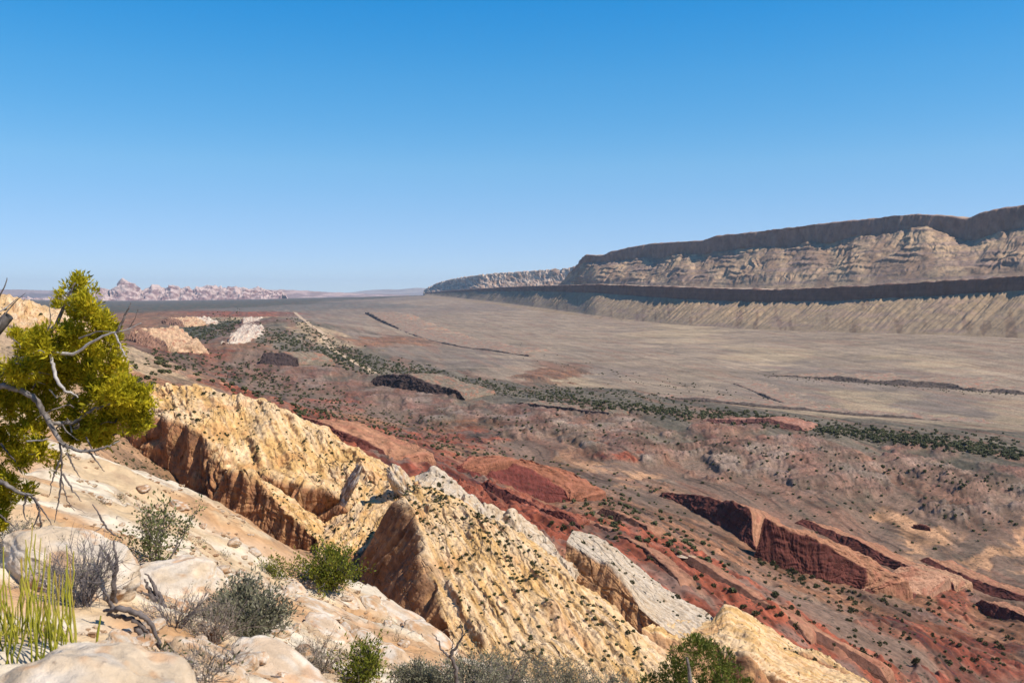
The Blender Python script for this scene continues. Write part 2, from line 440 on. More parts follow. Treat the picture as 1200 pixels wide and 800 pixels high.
CT = [  # u, v, distance, kind
    # hidden gully in front, and behind the near slope
    (200, 720, 42, 'debris'), (400, 900, 40, 'debris'), (700, 1100, 40, 'debris'), (1000, 1100, 40, 'debris'), (1250, 1000, 40, 'debris'),
    (0, 620, 42, 'cream'), (-250, 640, 42, 'cream'), (0, 528, 75, 'cream'), (-250, 520, 75, 'cream'), (60, 585, 80, 'debris'), (120, 600, 90, 'debris'),
    (300, 760, 110, 'debris'), (450, 790, 110, 'debris'), (620, 950, 95, 'debris'), (850, 930, 110, 'debris'), (1100, 900, 150, 'red'), (1300, 850, 200, 'red'),
    (120, 568, 190, 'debris'), (165, 566, 250, 'debris'), (225, 610, 258, 'debris'), (180, 615, 200, 'debris'), (280, 650, 190, 'debris'),
    (385, 655, 225, 'debris'), (420, 690, 215, 'debris'), (360, 700, 190, 'debris'), (480, 770, 165, 'debris'),
    (60, 500, 200, 'cream'), (0, 470, 200, 'cream'), (-250, 470, 200, 'cream'), (20, 395, 420, 'cream'), (0, 360, 620, 'cream'), (-250, 350, 600, 'cream'), (60, 385, 650, 'cream'),
    (40, 368, 900, 'cream'), (100, 445, 480, 'debris'), (150, 462, 480, 'rust'), (0, 366, 1500, 'cream'),
    # under the ridges
    (280, 595, 330, 'debris'), (400, 630, 320, 'debris'), (560, 660, 290, 'debris'), (640, 730, 230, 'debris'), (760, 790, 205, 'debris'), (850, 800, 205, 'debris'), (950, 810, 240, 'debris'),
    # red slope
    (330, 500, 520, 'dred'), (420, 520, 520, 'red'), (480, 545, 500, 'dred'), (530, 560, 520, 'dred'), (560, 590, 440, 'red'), (610, 590, 480, 'dred'), (640, 618, 400, 'red'), (690, 610, 470, 'rust'),
    (720, 625, 430, 'red'), (760, 645, 410, 'red'), (800, 685, 360, 'red'), (850, 690, 400, 'red'), (850, 725, 330, 'red'), (930, 730, 370, 'red'), (950, 770, 340, 'red'), (1000, 790, 345, 'red'), (1050, 830, 345, 'red'),
    (1000, 735, 440, 'grey'), (1080, 770, 420, 'grey'), (1120, 830, 400, 'dred'), (1250, 830, 430, 'grey'), (1150, 770, 500, 'dred'), (1200, 740, 560, 'rust'),
    (640, 600, 560, 'rust'), (700, 585, 620, 'rust'), (760, 610, 560, 'rust'), (830, 635, 600, 'rust'), (870, 660, 560, 'rust'), (940, 690, 560, 'rust'), (900, 690, 500, 'grey'), (990, 705, 560, 'rust'),
    (1060, 715, 600, 'rust'), (1110, 710, 620, 'red'), (1160, 735, 600, 'rust'), (1300, 740, 560, 'rust'), (1060, 740, 500, 'red'),
    (450, 505, 800, 'red'), (520, 520, 900, 'rust'), (380, 490, 800, 'red'), (600, 540, 800, 'rust'),
    # valley floor
    (490, 512, 1080, 'red'), (560, 514, 1100, 'red'), (455, 500, 1150, 'rust'), (480, 496, 1300, 'grey'), (540, 505, 1200, 'rust'), (620, 520, 1060, 'grey'), (680, 560, 850, 'grey'), (720, 575, 760, 'grey'),
    (760, 550, 950, 'grey'), (850, 575, 880, 'grey'), (800, 555, 960, 'grey'), (900, 585, 870, 'grey'), (980, 600, 830, 'grey'), (1050, 590, 880, 'grey'), (1100, 615, 820, 'grey'), (1200, 610, 820, 'grey'), (1300, 640, 760, 'grey'),
    (1040, 640, 760, 'grey'), (1120, 665, 720, 'grey'), (1200, 680, 700, 'grey'), (940, 610, 800, 'grey'),
    (1055, 622, 815, 'sand'), (1070, 617, 830, 'sand'), (1160, 645, 770, 'sand'), (1180, 637, 785, 'sand'), (1150, 655, 755, 'sand'),
    (665, 547, 930, 'sand'), (695, 545, 945, 'sand'), (742, 556, 890, 'sand'), (740, 565, 860, 'sand'), (760, 570, 850, 'rust'), (655, 530, 1000, 'sand'), (735, 526, 1020, 'red'), (725, 529, 1010, 'red'),
    (1030, 612, 850, 'grey'), (1105, 632, 795, 'grey'), (1122, 643, 785, 'grey'), (1215, 652, 770, 'grey'), (1210, 630, 795, 'grey'), (1130, 668, 735, 'grey'), (1188, 667, 735, 'grey'), (1085, 606, 850, 'grey'), (1020, 632, 790, 'grey'), (640, 560, 890, 'grey'), (700, 562, 860, 'grey'), (705, 534, 1000, 'grey'), (625, 540, 960, 'grey'), (785, 562, 890, 'grey'), (722, 543, 945, 'grey'), (640, 540, 965, 'grey'), (755, 580, 800, 'grey'), (1160, 625, 810, 'grey'),
    (350, 470, 1450, 'grey'), (300, 455, 1550, 'grey'), (250, 437, 1700, 'red'), (225, 418, 1800, 'red'), (200, 430, 1500, 'grey'), (180, 400, 2000, 'rust'), (270, 450, 1450, 'scrub'), (230, 425, 1750, 'scrub'), (300, 425, 1900, 'grey'), (270, 405, 2100, 'rust'),
    (400, 470, 1500, 'pink'), (450, 480, 1400, 'grey'), (395, 472, 1480, 'red'),
    # badland front of the hogback
    (330, 440, 1750, 'pink'), (380, 445, 1700, 'pink'), (430, 470, 1520, 'pink'), (500, 480, 1430, 'pink'), (560, 492, 1300, 'furr'), (640, 500, 1200, 'furr'), (700, 512, 1120, 'furr'), (780, 530, 1040, 'furr'), (850, 540, 1000, 'furr'), (930, 550, 960, 'pink'), (1000, 560, 940, 'furr'), (1100, 570, 920, 'furr'), (1200, 575, 900, 'furr'), (1320, 580, 880, 'furr'),
    (600, 492, 1330, 'pink'), (720, 495, 1210, 'furr'), (850, 508, 1120, 'pink'), (960, 520, 1080, 'pink'), (1080, 535, 1010, 'pink'), (1200, 552, 950, 'pink'), (1320, 560, 930, 'pink'),
    # hogback crest
    (305, 392, 2350, 'hog'), (340, 408, 2200, 'hog'), (385, 420, 2050, 'hog'), (440, 438, 1830, 'hog'), (500, 450, 1680, 'hog'), (540, 460, 1560, 'hog'), (620, 468, 1450, 'hog'), (700, 477, 1340, 'hog'), (800, 487, 1230, 'hog'), (900, 496, 1170, 'hog'), (980, 506, 1120, 'hog'), (1060, 518, 1060, 'hog'), (1140, 528, 1020, 'hog'), (1200, 540, 985, 'hog'), (1320, 555, 960, 'hog'),
    # dip slope of the hogback
    (320, 372, 3300, 'hog'), (350, 378, 3000, 'hog'), (340, 392, 2600, 'hog'), (400, 405, 2500, 'hog'), (440, 422, 2250, 'hog'), (540, 445, 1900, 'hog'), (620, 455, 1750, 'hog'), (700, 465, 1600, 'hog'), (800, 475, 1470, 'hog'), (900, 484, 1400, 'hog'), (1000, 496, 1320, 'hog'), (1100, 505, 1260, 'hog'), (1200, 518, 1190, 'hog'), (1320, 530, 1140, 'hog'),
    (375, 392, 2750, 'cream'), (390, 405, 2550, 'cream'),
    # plain
    (380, 376, 4000, 'plaing'), (420, 395, 3000, 'plaing'), (440, 400, 2900, 'rust'), (470, 410, 2600, 'plaing'), (560, 425, 2350, 'plaing'), (600, 435, 2150, 'plain'), (520, 430, 2250, 'plaing'), (680, 447, 2000, 'plainy'), (660, 440, 2100, 'rust'), (700, 440, 2150, 'plaing'),
    (800, 455, 1950, 'plain'), (900, 465, 1850, 'plaing'), (1000, 472, 1780, 'plainy'), (1000, 484, 1580, 'plainy'), (1100, 478, 1750, 'plaing'), (1200, 486, 1650, 'plainy'), (1200, 500, 1480, 'plainy'), (1320, 500, 1560, 'plain'), (900, 474, 1650, 'plainy'), (1100, 492, 1500, 'plainy'),
    (850, 430, 2400, 'plain'), (950, 440, 2250, 'plaing'), (1050, 445, 2180, 'plaing'), (1200, 458, 2000, 'plain'), (1320, 470, 1900, 'plain'),
    (430, 366, 5500, 'plaing'), (470, 380, 4300, 'plain'), (520, 392, 3600, 'plain'), (600, 405, 3100, 'plain'), (700, 415, 2800, 'plain'), (800, 410, 3000, 'plain'), (900, 415, 2850, 'plainy'), (1000, 420, 2700, 'plain'), (1100, 420, 2600, 'plainy'), (1200, 425, 2480, 'plain'), (1320, 432, 2350, 'plain'),
    (450, 352, 11000, 'plaing'), (500, 346, 13500, 'plaing'), (520, 353, 8500, 'plain'), (560, 360, 7000, 'plaing'), (620, 368, 5900, 'plain'), (700, 380, 4700, 'plain'), (800, 388, 4050, 'plainy'), (900, 393, 3650, 'plain'), (1000, 396, 3300, 'plain'), (1100, 400, 3000, 'plain'), (1200, 404, 2780, 'plain'), (1320, 410, 2550, 'plain'),
    (360, 362, 6500, 'far'), (400, 357, 8000, 'far'), (330, 362, 6000, 'far'),
    # left far country
    (160, 378, 3000, 'rust'), (130, 390, 2200, 'rust'), (190, 368, 4500, 'rust'), (260, 368, 4600, 'red'), (230, 388, 2900, 'scrub'), (255, 380, 3300, 'scrub'), (210, 400, 2400, 'scrub'), (270, 390, 2700, 'scrub'), (280, 376, 3600, 'cream'), (290, 385, 2900, 'pink'), (290, 400, 2400, 'pink'),
    (100, 366, 5000, 'scrub'), (200, 361, 7500, 'scrub'), (280, 357, 9000, 'scrub'), (150, 362, 7000, 'scrub'), (350, 353, 11000, 'scrub'), (420, 350, 13000, 'scrub'), (470, 346.5, 16000, 'scrub'),
    (-100, 364, 5000, 'scrub'), (-250, 360, 5000, 'cream'),
    # far away, and behind the mesa
    (0, 349, 26000, 'far'), (200, 349, 26000, 'far'), (400, 348, 26000, 'far'), (600, 347, 26000, 'far'), (900, 346, 26000, 'far'), (1300, 346, 26000, 'far'),
    (0, 347, 42000, 'far'), (400, 347, 42000, 'far'), (800, 347, 42000, 'far'), (1300, 347, 42000, 'far'),
    (700, 352, 9000, 'far'), (900, 356, 7000, 'far'), (1300, 360, 6500, 'far'),
]
ct = np.array([c[:3] for c in CT], float)
ctw = P(ct[:, 0], ct[:, 1], ct[:, 2])
AZS, LRS = 4.0, 1.25


def polar(x, y):
    return np.arctan2(x, y), np.log(np.maximum(np.hypot(x, y), 1e-3))


def ckey(az, lr):
    return np.stack([np.clip(az, -0.72, 0.72) * AZS, lr * LRS], -1)


_az, _lr = polar(ctw[:, 0], ctw[:, 1])
_ck = ckey(_az, _lr)
_g0 = ctw[:, 2] / np.hypot(ctw[:, 0], ctw[:, 1])
_n = len(_ck)
_D = np.linalg.norm(_ck[:, None] - _ck[None], axis=2) + np.eye(_n) * -0.015   # slight smoothing
_Pm = np.concatenate([np.ones((_n, 1)), _ck], 1)
_A = np.block([[_D, _Pm], [_Pm.T, np.zeros((3, 3))]])
_sol = np.linalg.solve(_A, np.concatenate([_g0, np.zeros(3)]))
_attr = np.array([[*K[c[3]][0], *K[c[3]][1:]] for c in CT])


def base_eval(x, y, want_attr=True):
    sh = x.shape
    x, y = x.ravel(), y.ravel()
    az, lr = polar(x, y)
    r = np.exp(lr)
    q = ckey(az, lr)
    z = np.empty(len(x)); at = np.empty((len(x), 6))
    # warp in metres so that colour boundaries are irregular
    wx = fbm(az * 14, lr * 11, 0.5, 4) * 0.16 + fbm(az * 90, lr * 60, 2.5, 3) * 0.035
    wy = fbm(az * 10, lr * 13, 9.5, 4) * 0.11 + fbm(az * 80, lr * 80, 7.5, 3) * 0.03
    qw = q + np.stack([wx, wy], -1)
    for i in range(0, len(x), 60000):
        sl = slice(i, i + 60000)
        d = np.sqrt((q[sl, 0][:, None] - _ck[None, :, 0]) ** 2 + (q[sl, 1][:, None] - _ck[None, :, 1]) ** 2)
        z[sl] = d @ _sol[:_n] + _sol[_n] + q[sl] @ _sol[_n + 1:]
        if want_attr:
            d2 = (qw[sl, 0][:, None] - _ck[None, :, 0]) ** 2 + 2.2 * (qw[sl, 1][:, None] - _ck[None, :, 1]) ** 2
            d2 += 0.0004; w = 1.0 / (d2 * d2 * d2)
            at[sl] = (w @ _attr) / w.sum(1, keepdims=True)
    return (z * r).reshape(sh), at.reshape(sh + (6,))


STR = math.radians(-16)   # strike of the beds
sdir = np.array([math.sin(STR), math.cos(STR)]); tdir = np.array([math.cos(STR), -math.sin(STR)])


def terrain(x, y):
    z, at = base_eval(x, y)
    s = x * sdir[0] + y * sdir[1]
    t = x * tdir[0] + y * tdir[1]
    r = np.hypot(x, y)
    far = sstep(60, 500, r)
    rough = at[..., 5]
    z = z + rough * far * (5.0 * fbm(x / 200, y / 200, 0.3, 2) + 0.6 * rid(x / 45, y / 45, 3.3, 3))
    z = z + rough * (1 - 0.6 * sstep(500, 900, r)) * (0.9 * fbm(x / 9, y / 9, 1.7, 3))
    w4 = fbm(s / 70, t / 120, 5, 3)
    fr = 0.6 * rid(s / 15 + 0.9 * w4, t / 260, 4.4, 4, 0.65) + 0.25 * rid(s / 48 + 0.7 * w4, t / 200, 14.4, 3, 0.6)
    z = z + at[..., 3] * (7.0 * fr + 1.0 * fbm(x / 40, y / 40, 6.6, 4, 0.6))
    wob = 14 * fbm(s / 110, t / 110, 8.8, 4)
    tt = t + wob
    st = rid(tt / 22, s / 150, 2.2, 4, 0.7)
    brk = sstep(-0.2, 0.35, fbm(s / 60, t / 40, 12.2, 3))
    ql = tt / 8.0 + 0.6 * fbm(s / 50, t / 50, 3, 3); ql = ql - np.floor(ql)
    z = z + at[..., 4] * (1.7 * st + 2.2 * brk * (ql - sstep(0.75, 1.0, ql)) + 0.9 * fbm(x / 16, y / 16, 19, 4, 0.65))
    z = z + rough * far * 0.5 * fbm(x / 5, y / 5, 11.7, 3, 0.6)
    rgb = at[..., :3]
    # beds of the red slope, streaks of the plain
    k = fbm(tt / 9.0, s / 170, 0.9, 4, 0.65)
    rgb = rgb * (1 + 0.55 * k * np.clip(at[..., 4], 0, 1))[..., None]
    dk = sstep(0.25, 0.45, pn(tt / 12.0, s / 120, 2.9)) * at[..., 4]
    rgb = mixc(rgb, np.array([0.085, 0.04, 0.03]) + 0 * rgb, 0.6 * dk)
    band = sstep(0.2, 0.5, pn(tt / 15.0, s / 220, 6.9)) * at[..., 4] * sstep(0.0, 0.3, fbm(x / 60, y / 60, 1, 3))
    rgb = mixc(rgb, np.array([0.36, 0.20, 0.12]) + 0 * rgb, 0.5 * band)
    rgb = mixc(rgb, np.array([0.17, 0.125, 0.095]) + 0 * rgb, 0.7 * np.clip(at[..., 4], 0, 1) * sstep(0.0, 0.35, fbm(x / 55, y / 55, 23, 4, 0.6)))
    pl = np.clip(1 - rough * 2.2, 0, 1) * sstep(1200, 1800, r)
    stx = fbm(x / 420 + y / 900, y / 170, 4.1, 6, 0.65)
    rgb = rgb * (1 + 0.5 * pl * stx)[..., None]
    rgb = mixc(rgb, np.array([0.38, 0.28, 0.17]) + 0 * rgb, 0.6 * pl * sstep(0.2, 0.5, fbm(x / 230 + y / 700, y / 80, 7.1, 5, 0.65)))
    rgb = mixc(rgb, np.array([0.13, 0.105, 0.088]) + 0 * rgb, 0.5 * pl * sstep(0.1, 0.5, fbm(x / 300 + y / 700, y / 110, 17.1, 5, 0.65)))
    wn1 = np.abs(fbm(x / 520 + 0.2 * y / 520, y / 900, 31.1, 4, 0.55)); wn2 = np.abs(fbm(x / 210, y / 360, 41.1, 4, 0.55))
    rgb = mixc(rgb, np.array([0.45, 0.33, 0.21]) + 0 * rgb, 0.75 * pl * (1 - sstep(0.0, 0.035, wn1)))
    rgb = mixc(rgb, np.array([0.10, 0.085, 0.06]) + 0 * rgb, 0.6 * pl * (1 - sstep(0.0, 0.05, wn2)) * sstep(-0.1, 0.3, fbm(x / 400, y / 400, 51, 2)))
    z = z - pl * 2.0 * (1 - sstep(0.0, 0.05, wn1))
    lb = fbm(tt / 24, s / 520, 71.0, 4, 0.65) * (1 - pl) * sstep(300, 700, r)
    rgb = rgb * (1 + 0.45 * lb)[..., None]
    rgb = mixc(rgb, np.array([0.25, 0.115, 0.07]) + 0 * rgb, 0.5 * sstep(0.1, 0.45, fbm(tt / 40, s / 420, 73.0, 4, 0.6)) * (1 - pl) * sstep(400, 800, r))
    ln1 = 1 - sstep(0.0, 0.09, np.abs(pn(tt / 34, s / 600, 81.0) - 0.05)); ln2 = 1 - sstep(0.0, 0.12, np.abs(pn(tt / 15, s / 260, 83.0)))
    lm = (1 - pl) * sstep(350, 500, r) * (1 - sstep(1900, 2600, r))
    rgb = rgb * (1 - 0.55 * lm * ln1 * sstep(-.25, .2, fbm(s / 90, t / 60, 85, 3)) - 0.4 * lm * ln2 * sstep(-.05, .3, fbm(s / 60, t / 40, 87, 3)))[..., None]
    rgb = mixc(rgb, np.array([0.30, 0.20, 0.135]) + 0 * rgb, 0.55 * lm * (1 - sstep(0.0, 0.10, np.abs(pn(tt / 27, s / 420, 89.0) + 0.08))) * sstep(0, .3, fbm(s / 80, t / 50, 91, 3)))
    pt = sstep(0.1, 0.5, fbm(x / 70, y / 70, 27.1, 5, 0.6)) * (1 - pl)
    rgb = rgb * (1 - 0.35 * pt)[..., None]
    fu = at[..., 3]
    rgb = mixc(rgb, np.array([0.33, 0.25, 0.19]) + 0 * rgb, 0.6 * fu * sstep(0.35, 0.8, fr) * sstep(-0.2, 0.4, fbm(s / 80, t / 60, 3, 3)))
    rgb = mixc(rgb, np.array([0.20, 0.085, 0.058]) + 0 * rgb, 0.5 * fu * sstep(0.1, 0.5, fbm(s / 150, t / 40, 13, 3)))
    fl = fbm(s / 9 + 0.6 * w4, t / 150, 44.4, 4, 0.65)
    rgb = rgb * (1 + 0.5 * fu * fl)[..., None]
    rgb = mixc(rgb, np.array([0.10, 0.075, 0.06]) + 0 * rgb, 0.5 * fu * sstep(0.2, 0.5, fl) * sstep(-.1, .3, fbm(s / 60, t / 50, 54, 3)))
    # scrub cover growing in patches
    grn = sstep(0.05, 0.4, fbm(x / 30, y / 30, 5.5, 4, 0.65)) * sstep(400, 900, r) * np.clip(rough, 0, 0.8)
    rgb = mixc(rgb, np.array([0.10, 0.095, 0.065]) + 0 * rgb, 0.42 * grn)
    rgb = rgb * (1 - 0.14 * (1 - pl) * sstep(250, 500, r))[..., None]
    return z, np.clip(rgb, 0.02, 0.9)


def make_terrain():
    az = np.concatenate([np.linspace(-math.pi, -0.75, 40)[:-1], np.linspace(-0.75, -0.56, 60)[:-1], np.linspace(-0.56, 0.56, 1000), np.linspace(0.56, 0.75, 60)[1:], np.linspace(0.75, math.pi, 40)[1:]])
    r = np.exp(np.concatenate([np.linspace(math.log(20), math.log(220), 90)[:-1], np.linspace(math.log(220), math.log(1250), 500)[:-1], np.linspace(math.log(1250), math.log(16000), 460)[:-1], np.linspace(math.log(16000), math.log(42000), 30)]))
    A, R = np.meshgrid(az, r, indexing='ij')
    x, y = R * np.sin(A), R * np.cos(A)
    z, rgb = terrain(x, y)
    V = np.stack([x, y, z], -1)
    Q = grid_quads(*V.shape[:2])[:, ::-1]
    o = link('ground', quads_mesh('ground', V, Q, M_VALLEY, rgb))
    struct(o)
    return V, rgb, az, r


TV, TRGB, TAZ, TR = make_terrain()


def ground_z(x, y):
    a = np.arctan2(x, y); r = np.hypot(x, y)
    i = np.interp(a, TAZ, np.arange(len(TAZ))); j = np.interp(r, TR, np.arange(len(TR)))
    i0 = np.clip(i.astype(int), 0, len(TAZ) - 2); j0 = np.clip(j.astype(int), 0, len(TR) - 2)
    fi, fj = i - i0, j - j0
    Z = TV[..., 2]
    return (Z[i0, j0] * (1 - fi) * (1 - fj) + Z[i0 + 1, j0] * fi * (1 - fj) + Z[i0, j0 + 1] * (1 - fi) * fj + Z[i0 + 1, j0 + 1] * fi * fj)


def to_photo(p):
    q = p / np.maximum(p[..., 1:2], 1e-3)
    fy = CP - q[..., 2] * SP; up = SP + q[..., 2] * CP
    return 600 + F * q[..., 0] / fy, 400 - F * up / fy


def terr_d(u, v, dmin=300):
    """distance of the terrain seen at pixel (u, v)"""
    i = int(round(np.interp(math.atan2((u - 600) / F, 1.0), TAZ, np.arange(len(TAZ)))))
    col = TV[i]
    pu, pv = to_photo(col)
    ok = np.where((col[:, 1] > dmin) & (pv < v))[0]
    return float(col[ok[0], 1]) if len(ok) else None


# ------------------------------------------------------------------ mesas and far ranges
def urow(us, tbl, dtbl, k=1.0):
    t = np.array(tbl, float); d = np.array(dtbl, float)
    o = np.argsort(t[:, 0]); od = np.argsort(d[:, 0])
    v = np.interp(us, t[o, 0], t[o, 1])
    dd = np.exp(np.interp(us, d[od, 0], np.log(d[od, 1])))
    return P(us, v, dd * k)


MD = [(1900, 1800), (1700, 2050), (1500, 2350), (1300, 2750), (1200, 3000), (1100, 3260), (1000, 3560), (900, 3950), (800, 4500), (700, 5400), (620, 6800), (560, 8500), (520, 10500), (498, 12500)]
US = np.linspace(1750, 498, 70)
foot = [(1750, 445), (1500, 420), (1300, 404), (1200, 396), (1100, 392), (1000, 389), (900, 387), (800, 381), (700, 369), (620, 358), (560, 351), (520, 347), (498, 345)]
cb1 = [(1750, 318), (1500, 322), (1300, 334), (1200, 341), (1100, 347), (1000, 352), (900, 355), (800, 351), (700, 343.5), (620, 341.2), (560, 342), (520, 343.3), (498, 344)]
rim1 = [(1750, 296), (1500, 305), (1300, 315), (1200, 322), (1150, 326), (1100, 329), (1000, 335), (930, 338), (900, 339), (800, 336), (700, 333), (620, 335), (560, 338), (520, 341), (498, 343)]


def scale_k(us):   # deeper setback for the near end, where the face is seen more squarely
    return np.interp(us, [498, 700, 1200, 1750], [1.05, 1.078, 1.10, 1.12])


def krow(us, tbl, mul):
    d = np.array(MD, float); od = np.argsort(d[:, 0])
    dd = np.exp(np.interp(us, d[od, 0], np.log(d[od, 1])))
    t = np.array(tbl, float); o = np.argsort(t[:, 0])
    return P(us, np.interp(us, t[o, 0], t[o, 1]), dd * mul)


r_foot = krow(US, foot, 1.0); r_foot[:, 2] -= 6
r_cb = krow(US, cb1, scale_k(US))
r_rim = krow(US, rim1, scale_k(US) * 1.003)
r_bench = r_rim + np.array([500, 420, -12])
r_bench2 = r_rim + np.array([1600, 900, -60])


MS = np.array([-0.53, 0.85]); MT = np.array([0.85, 0.53])


def mesa_st(c):
    return c.P[..., 0] * MS[0] + c.P[..., 1] * MS[1], c.P[..., 0] * MT[0] + c.P[..., 1] * MT[1]


def mesa_disp(c):
    P_ = c.P
    s, t = mesa_st(c)
    tal = sstep(-0.05, 0.25, (c.R - 1)) * (1 - sstep(0.93, 1.02, (c.R - 1)))
    env = 0.30 + 0.70 * sstep(0.0, 0.8, (c.R - 1))
    w = fbm(s / 160, t / 260, 1, 3)
    d = tal * env * np.clip(0.75 + 0.8 * fbm(s / 330, 0.5, 9.1, 2), 0.25, 1.4) * (9.5 * (rid(s / 36 + 0.45 * w, t / 600, 3.1, 4, 0.6) - 0.6) + 4 * fbm(s / 130, t / 260, 5.5, 3) + 2.0 * fbm(s / 18, t / 30, 2, 3))
    cl = sstep(0.9, 1.05, (c.R - 1)) * (1 - sstep(1.9, 2.0, (c.R - 1)))
    d = d + cl * (7 * fbm(s / 70, (c.R - 1) * 0.4, 7.7, 4) + 3 * rid(s / 22, (c.R - 1) * 0.7, 2.2, 3))
    rimw = sstep(1.7, 2.0, (c.R - 1)) * (1 - sstep(2.0, 2.5, (c.R - 1)))
    d = d + rimw * 5 * fbm(s / 35, 0.5, 4.2, 4)
    d = d + sstep(2.05, 2.4, (c.R - 1)) * 6 * fbm(P_[..., 0] / 90, P_[..., 1] / 90, 2, 4)
    return d


def mesa_col(c):
    z = c.Q[..., 2]
    w = fbm(c.S / 200, c.T / 60, 3, 4)
    talus = mixc(np.array([0.19, 0.122, 0.074]) + np.zeros(z.shape + (3,)), np.array([0.29, 0.20, 0.118]) + 0 * c.P, sstep(-0.1, 0.6, rid(c.S / 60, c.T / 400, 8, 3) - 0.2))
    talus = mixc(talus, np.array([0.26, 0.17, 0.13]) + 0 * c.P, 0.5 * sstep(0, 0.5, w))
    cliff = mixc(np.array([0.13, 0.065, 0.045]) + np.zeros(z.shape + (3,)), np.array([0.19, 0.10, 0.065]) + 0 * c.P, 0.5 + 0.5 * pn(c.S / 300, z / 9, 2))
    top = np.array([0.33, 0.235, 0.165]) * (1 + 0.3 * fbm(c.P[..., 0] / 120, c.P[..., 1] / 120, 1, 4))[..., None]
    out = mixc(talus, cliff, sstep(0.97, 1.03, (c.R - 1)))
    return np.clip(mixc(out, top, sstep(1.97, 2.05, (c.R - 1))), 0.03, 0.8)


r_toe = r_foot + np.array([-95, -60, -35.0])
mesa1 = loft('mesa', [r_toe, r_foot, r_cb, r_rim, r_bench, r_bench2], 1500, [8, 90, 44, 26, 6], M_MESA, mesa_disp, mesa_col, smooth=2, drop=120, arc=False, key='mesa1')
struct(mesa1)

# upper tier
U2 = np.concatenate([np.linspace(1750, 700, 110), np.linspace(697, 655, 14)])
foot2 = [(1750, 300), (1500, 309), (1300, 318), (1200, 325), (1100, 332), (1000, 338), (900, 341), (800, 339), (700, 336), (655, 337)]
cb2 = [(1750, 240), (1500, 250), (1300, 257), (1230, 262), (1200, 267), (1165, 278), (1140, 285), (1120, 281), (1105, 273), (1085, 267), (1065, 270), (1045, 274), (1000, 278), (975, 288), (950, 284), (925, 291), (900, 289), (850, 295), (820, 301), (800, 297), (775, 304), (750, 303), (730, 307), (712, 307), (706, 309), (690, 307.5), (684, 309), (670, 321), (655, 334)]
rim2 = [(1750, 214), (1500, 222), (1300, 234), (1200, 240), (1170, 244), (1148, 249), (1132, 256), (1124, 254), (1110, 252), (1085, 251.5), (1060, 251), (1020, 256), (960, 262), (930, 266), (880, 272), (840, 276), (832, 281), (800, 283), (765, 285), (740, 289), (716, 295), (710, 299), (706, 300), (690, 298.5), (686, 299), (683, 304), (670, 320), (655, 333.5)]
q_foot = krow(U2, foot2, scale_k(U2) * 1.14)
q_cb = krow(U2, cb2, scale_k(U2) * np.interp(U2, [655, 690, 760, 1750], [1.15, 1.20, 1.26, 1.29]))
q_rim = krow(U2, rim2, scale_k(U2) * np.interp(U2, [655, 690, 760, 1750], [1.152, 1.203, 1.266, 1.297]))
q_top = q_rim + np.array([260, 260, 8.0])
q_back = q_rim + np.array([900, 700, -120.0])


def mesa2_disp(c):
    s, t = mesa_st(c)
    endw = 1 - sstep(0.93, 1.0, c.U) * 0.8
    tal = sstep(0.05, 0.3, c.R) * (1 - sstep(0.93, 1.02, c.R))
    w = fbm(s / 300, t / 300, 1, 4)
    d = tal * (12 * (rid(s / 170 + 0.9 * w, t / 600, 5.1, 4, 0.6) - 0.5) + 5 * (rid(s / 60 + w, t / 300, 2, 4, 0.6) - .5) + 3.5 * fbm(s / 110, t / 70, 8, 4))
    # ledges in the upper slope
    zz = (c.P[..., 2] + 12 * w) / 30
    fr = zz - np.floor(zz)
    d = d + tal * sstep(-0.1, 0.35, fbm(s / 260, zz / 3, 4, 3)) * 11 * (sstep(0.0, 0.25, fr) - fr)
    cl = sstep(0.9, 1.05, c.R) * (1 - sstep(1.9, 2.0, c.R))
    d = d + cl * (30 * fbm(s / 210, c.R * 0.15, 7.7, 3) + 10 * fbm(s / 70, c.R * 0.4, 17.7, 4) + 6 * rid(s / 38, c.R * 0.5, 2.2, 4, 0.6))
    d = d + sstep(1.8, 2.0, c.R) * 5 * fbm(c.P[..., 0] / 60, c.P[..., 1] / 60, 2, 4)
    return d * endw


def mesa2_col(c):
    z = c.Q[..., 2]
    o = np.zeros(z.shape + (3,))
    talus = mixc(np.array([0.26, 0.165, 0.105]) + o, np.array([0.40, 0.265, 0.155]) + o, sstep(-0.3, 0.5, fbm(c.S / 120, c.T / 260, 8, 4, 0.6)))
    talus = mixc(talus, np.array([0.22, 0.15, 0.125]) + o, 0.6 * sstep(0.05, 0.4, pn(c.S / 500, z / 16, 3)))
    talus = mixc(talus, np.array([0.08, 0.075, 0.055]) + o, 0.55 * sstep(0.25, 0.45, fbm(c.S / 30, c.T / 26, 6, 3)))
    cliff = mixc(np.array([0.17, 0.10, 0.075]) + o, np.array([0.30, 0.19, 0.13]) + o, 0.5 + 0.5 * fbm(c.S / 35, z / 60, 2, 3))
    top = mixc(np.array([0.38, 0.27, 0.18]) + o, np.array([0.10, 0.09, 0.06]) + o, 0.7 * sstep(-0.1, 0.3, fbm(c.P[..., 0] / 40, c.P[..., 1] / 40, 1, 4)))
    out = mixc(talus, cliff, sstep(0.97, 1.05, c.R))
    return np.clip(mixc(out, top, sstep(1.95, 2.05, c.R)), 0.03, 0.8)


mesa2 = loft('mesa_upper_tier', [q_foot, q_cb, q_rim, q_top, q_back], 1500, [90, 44, 14, 6], M_MESA, mesa2_disp, mesa2_col, smooth=2, drop=150, arc=False, key='mesa2')
struct(mesa2)


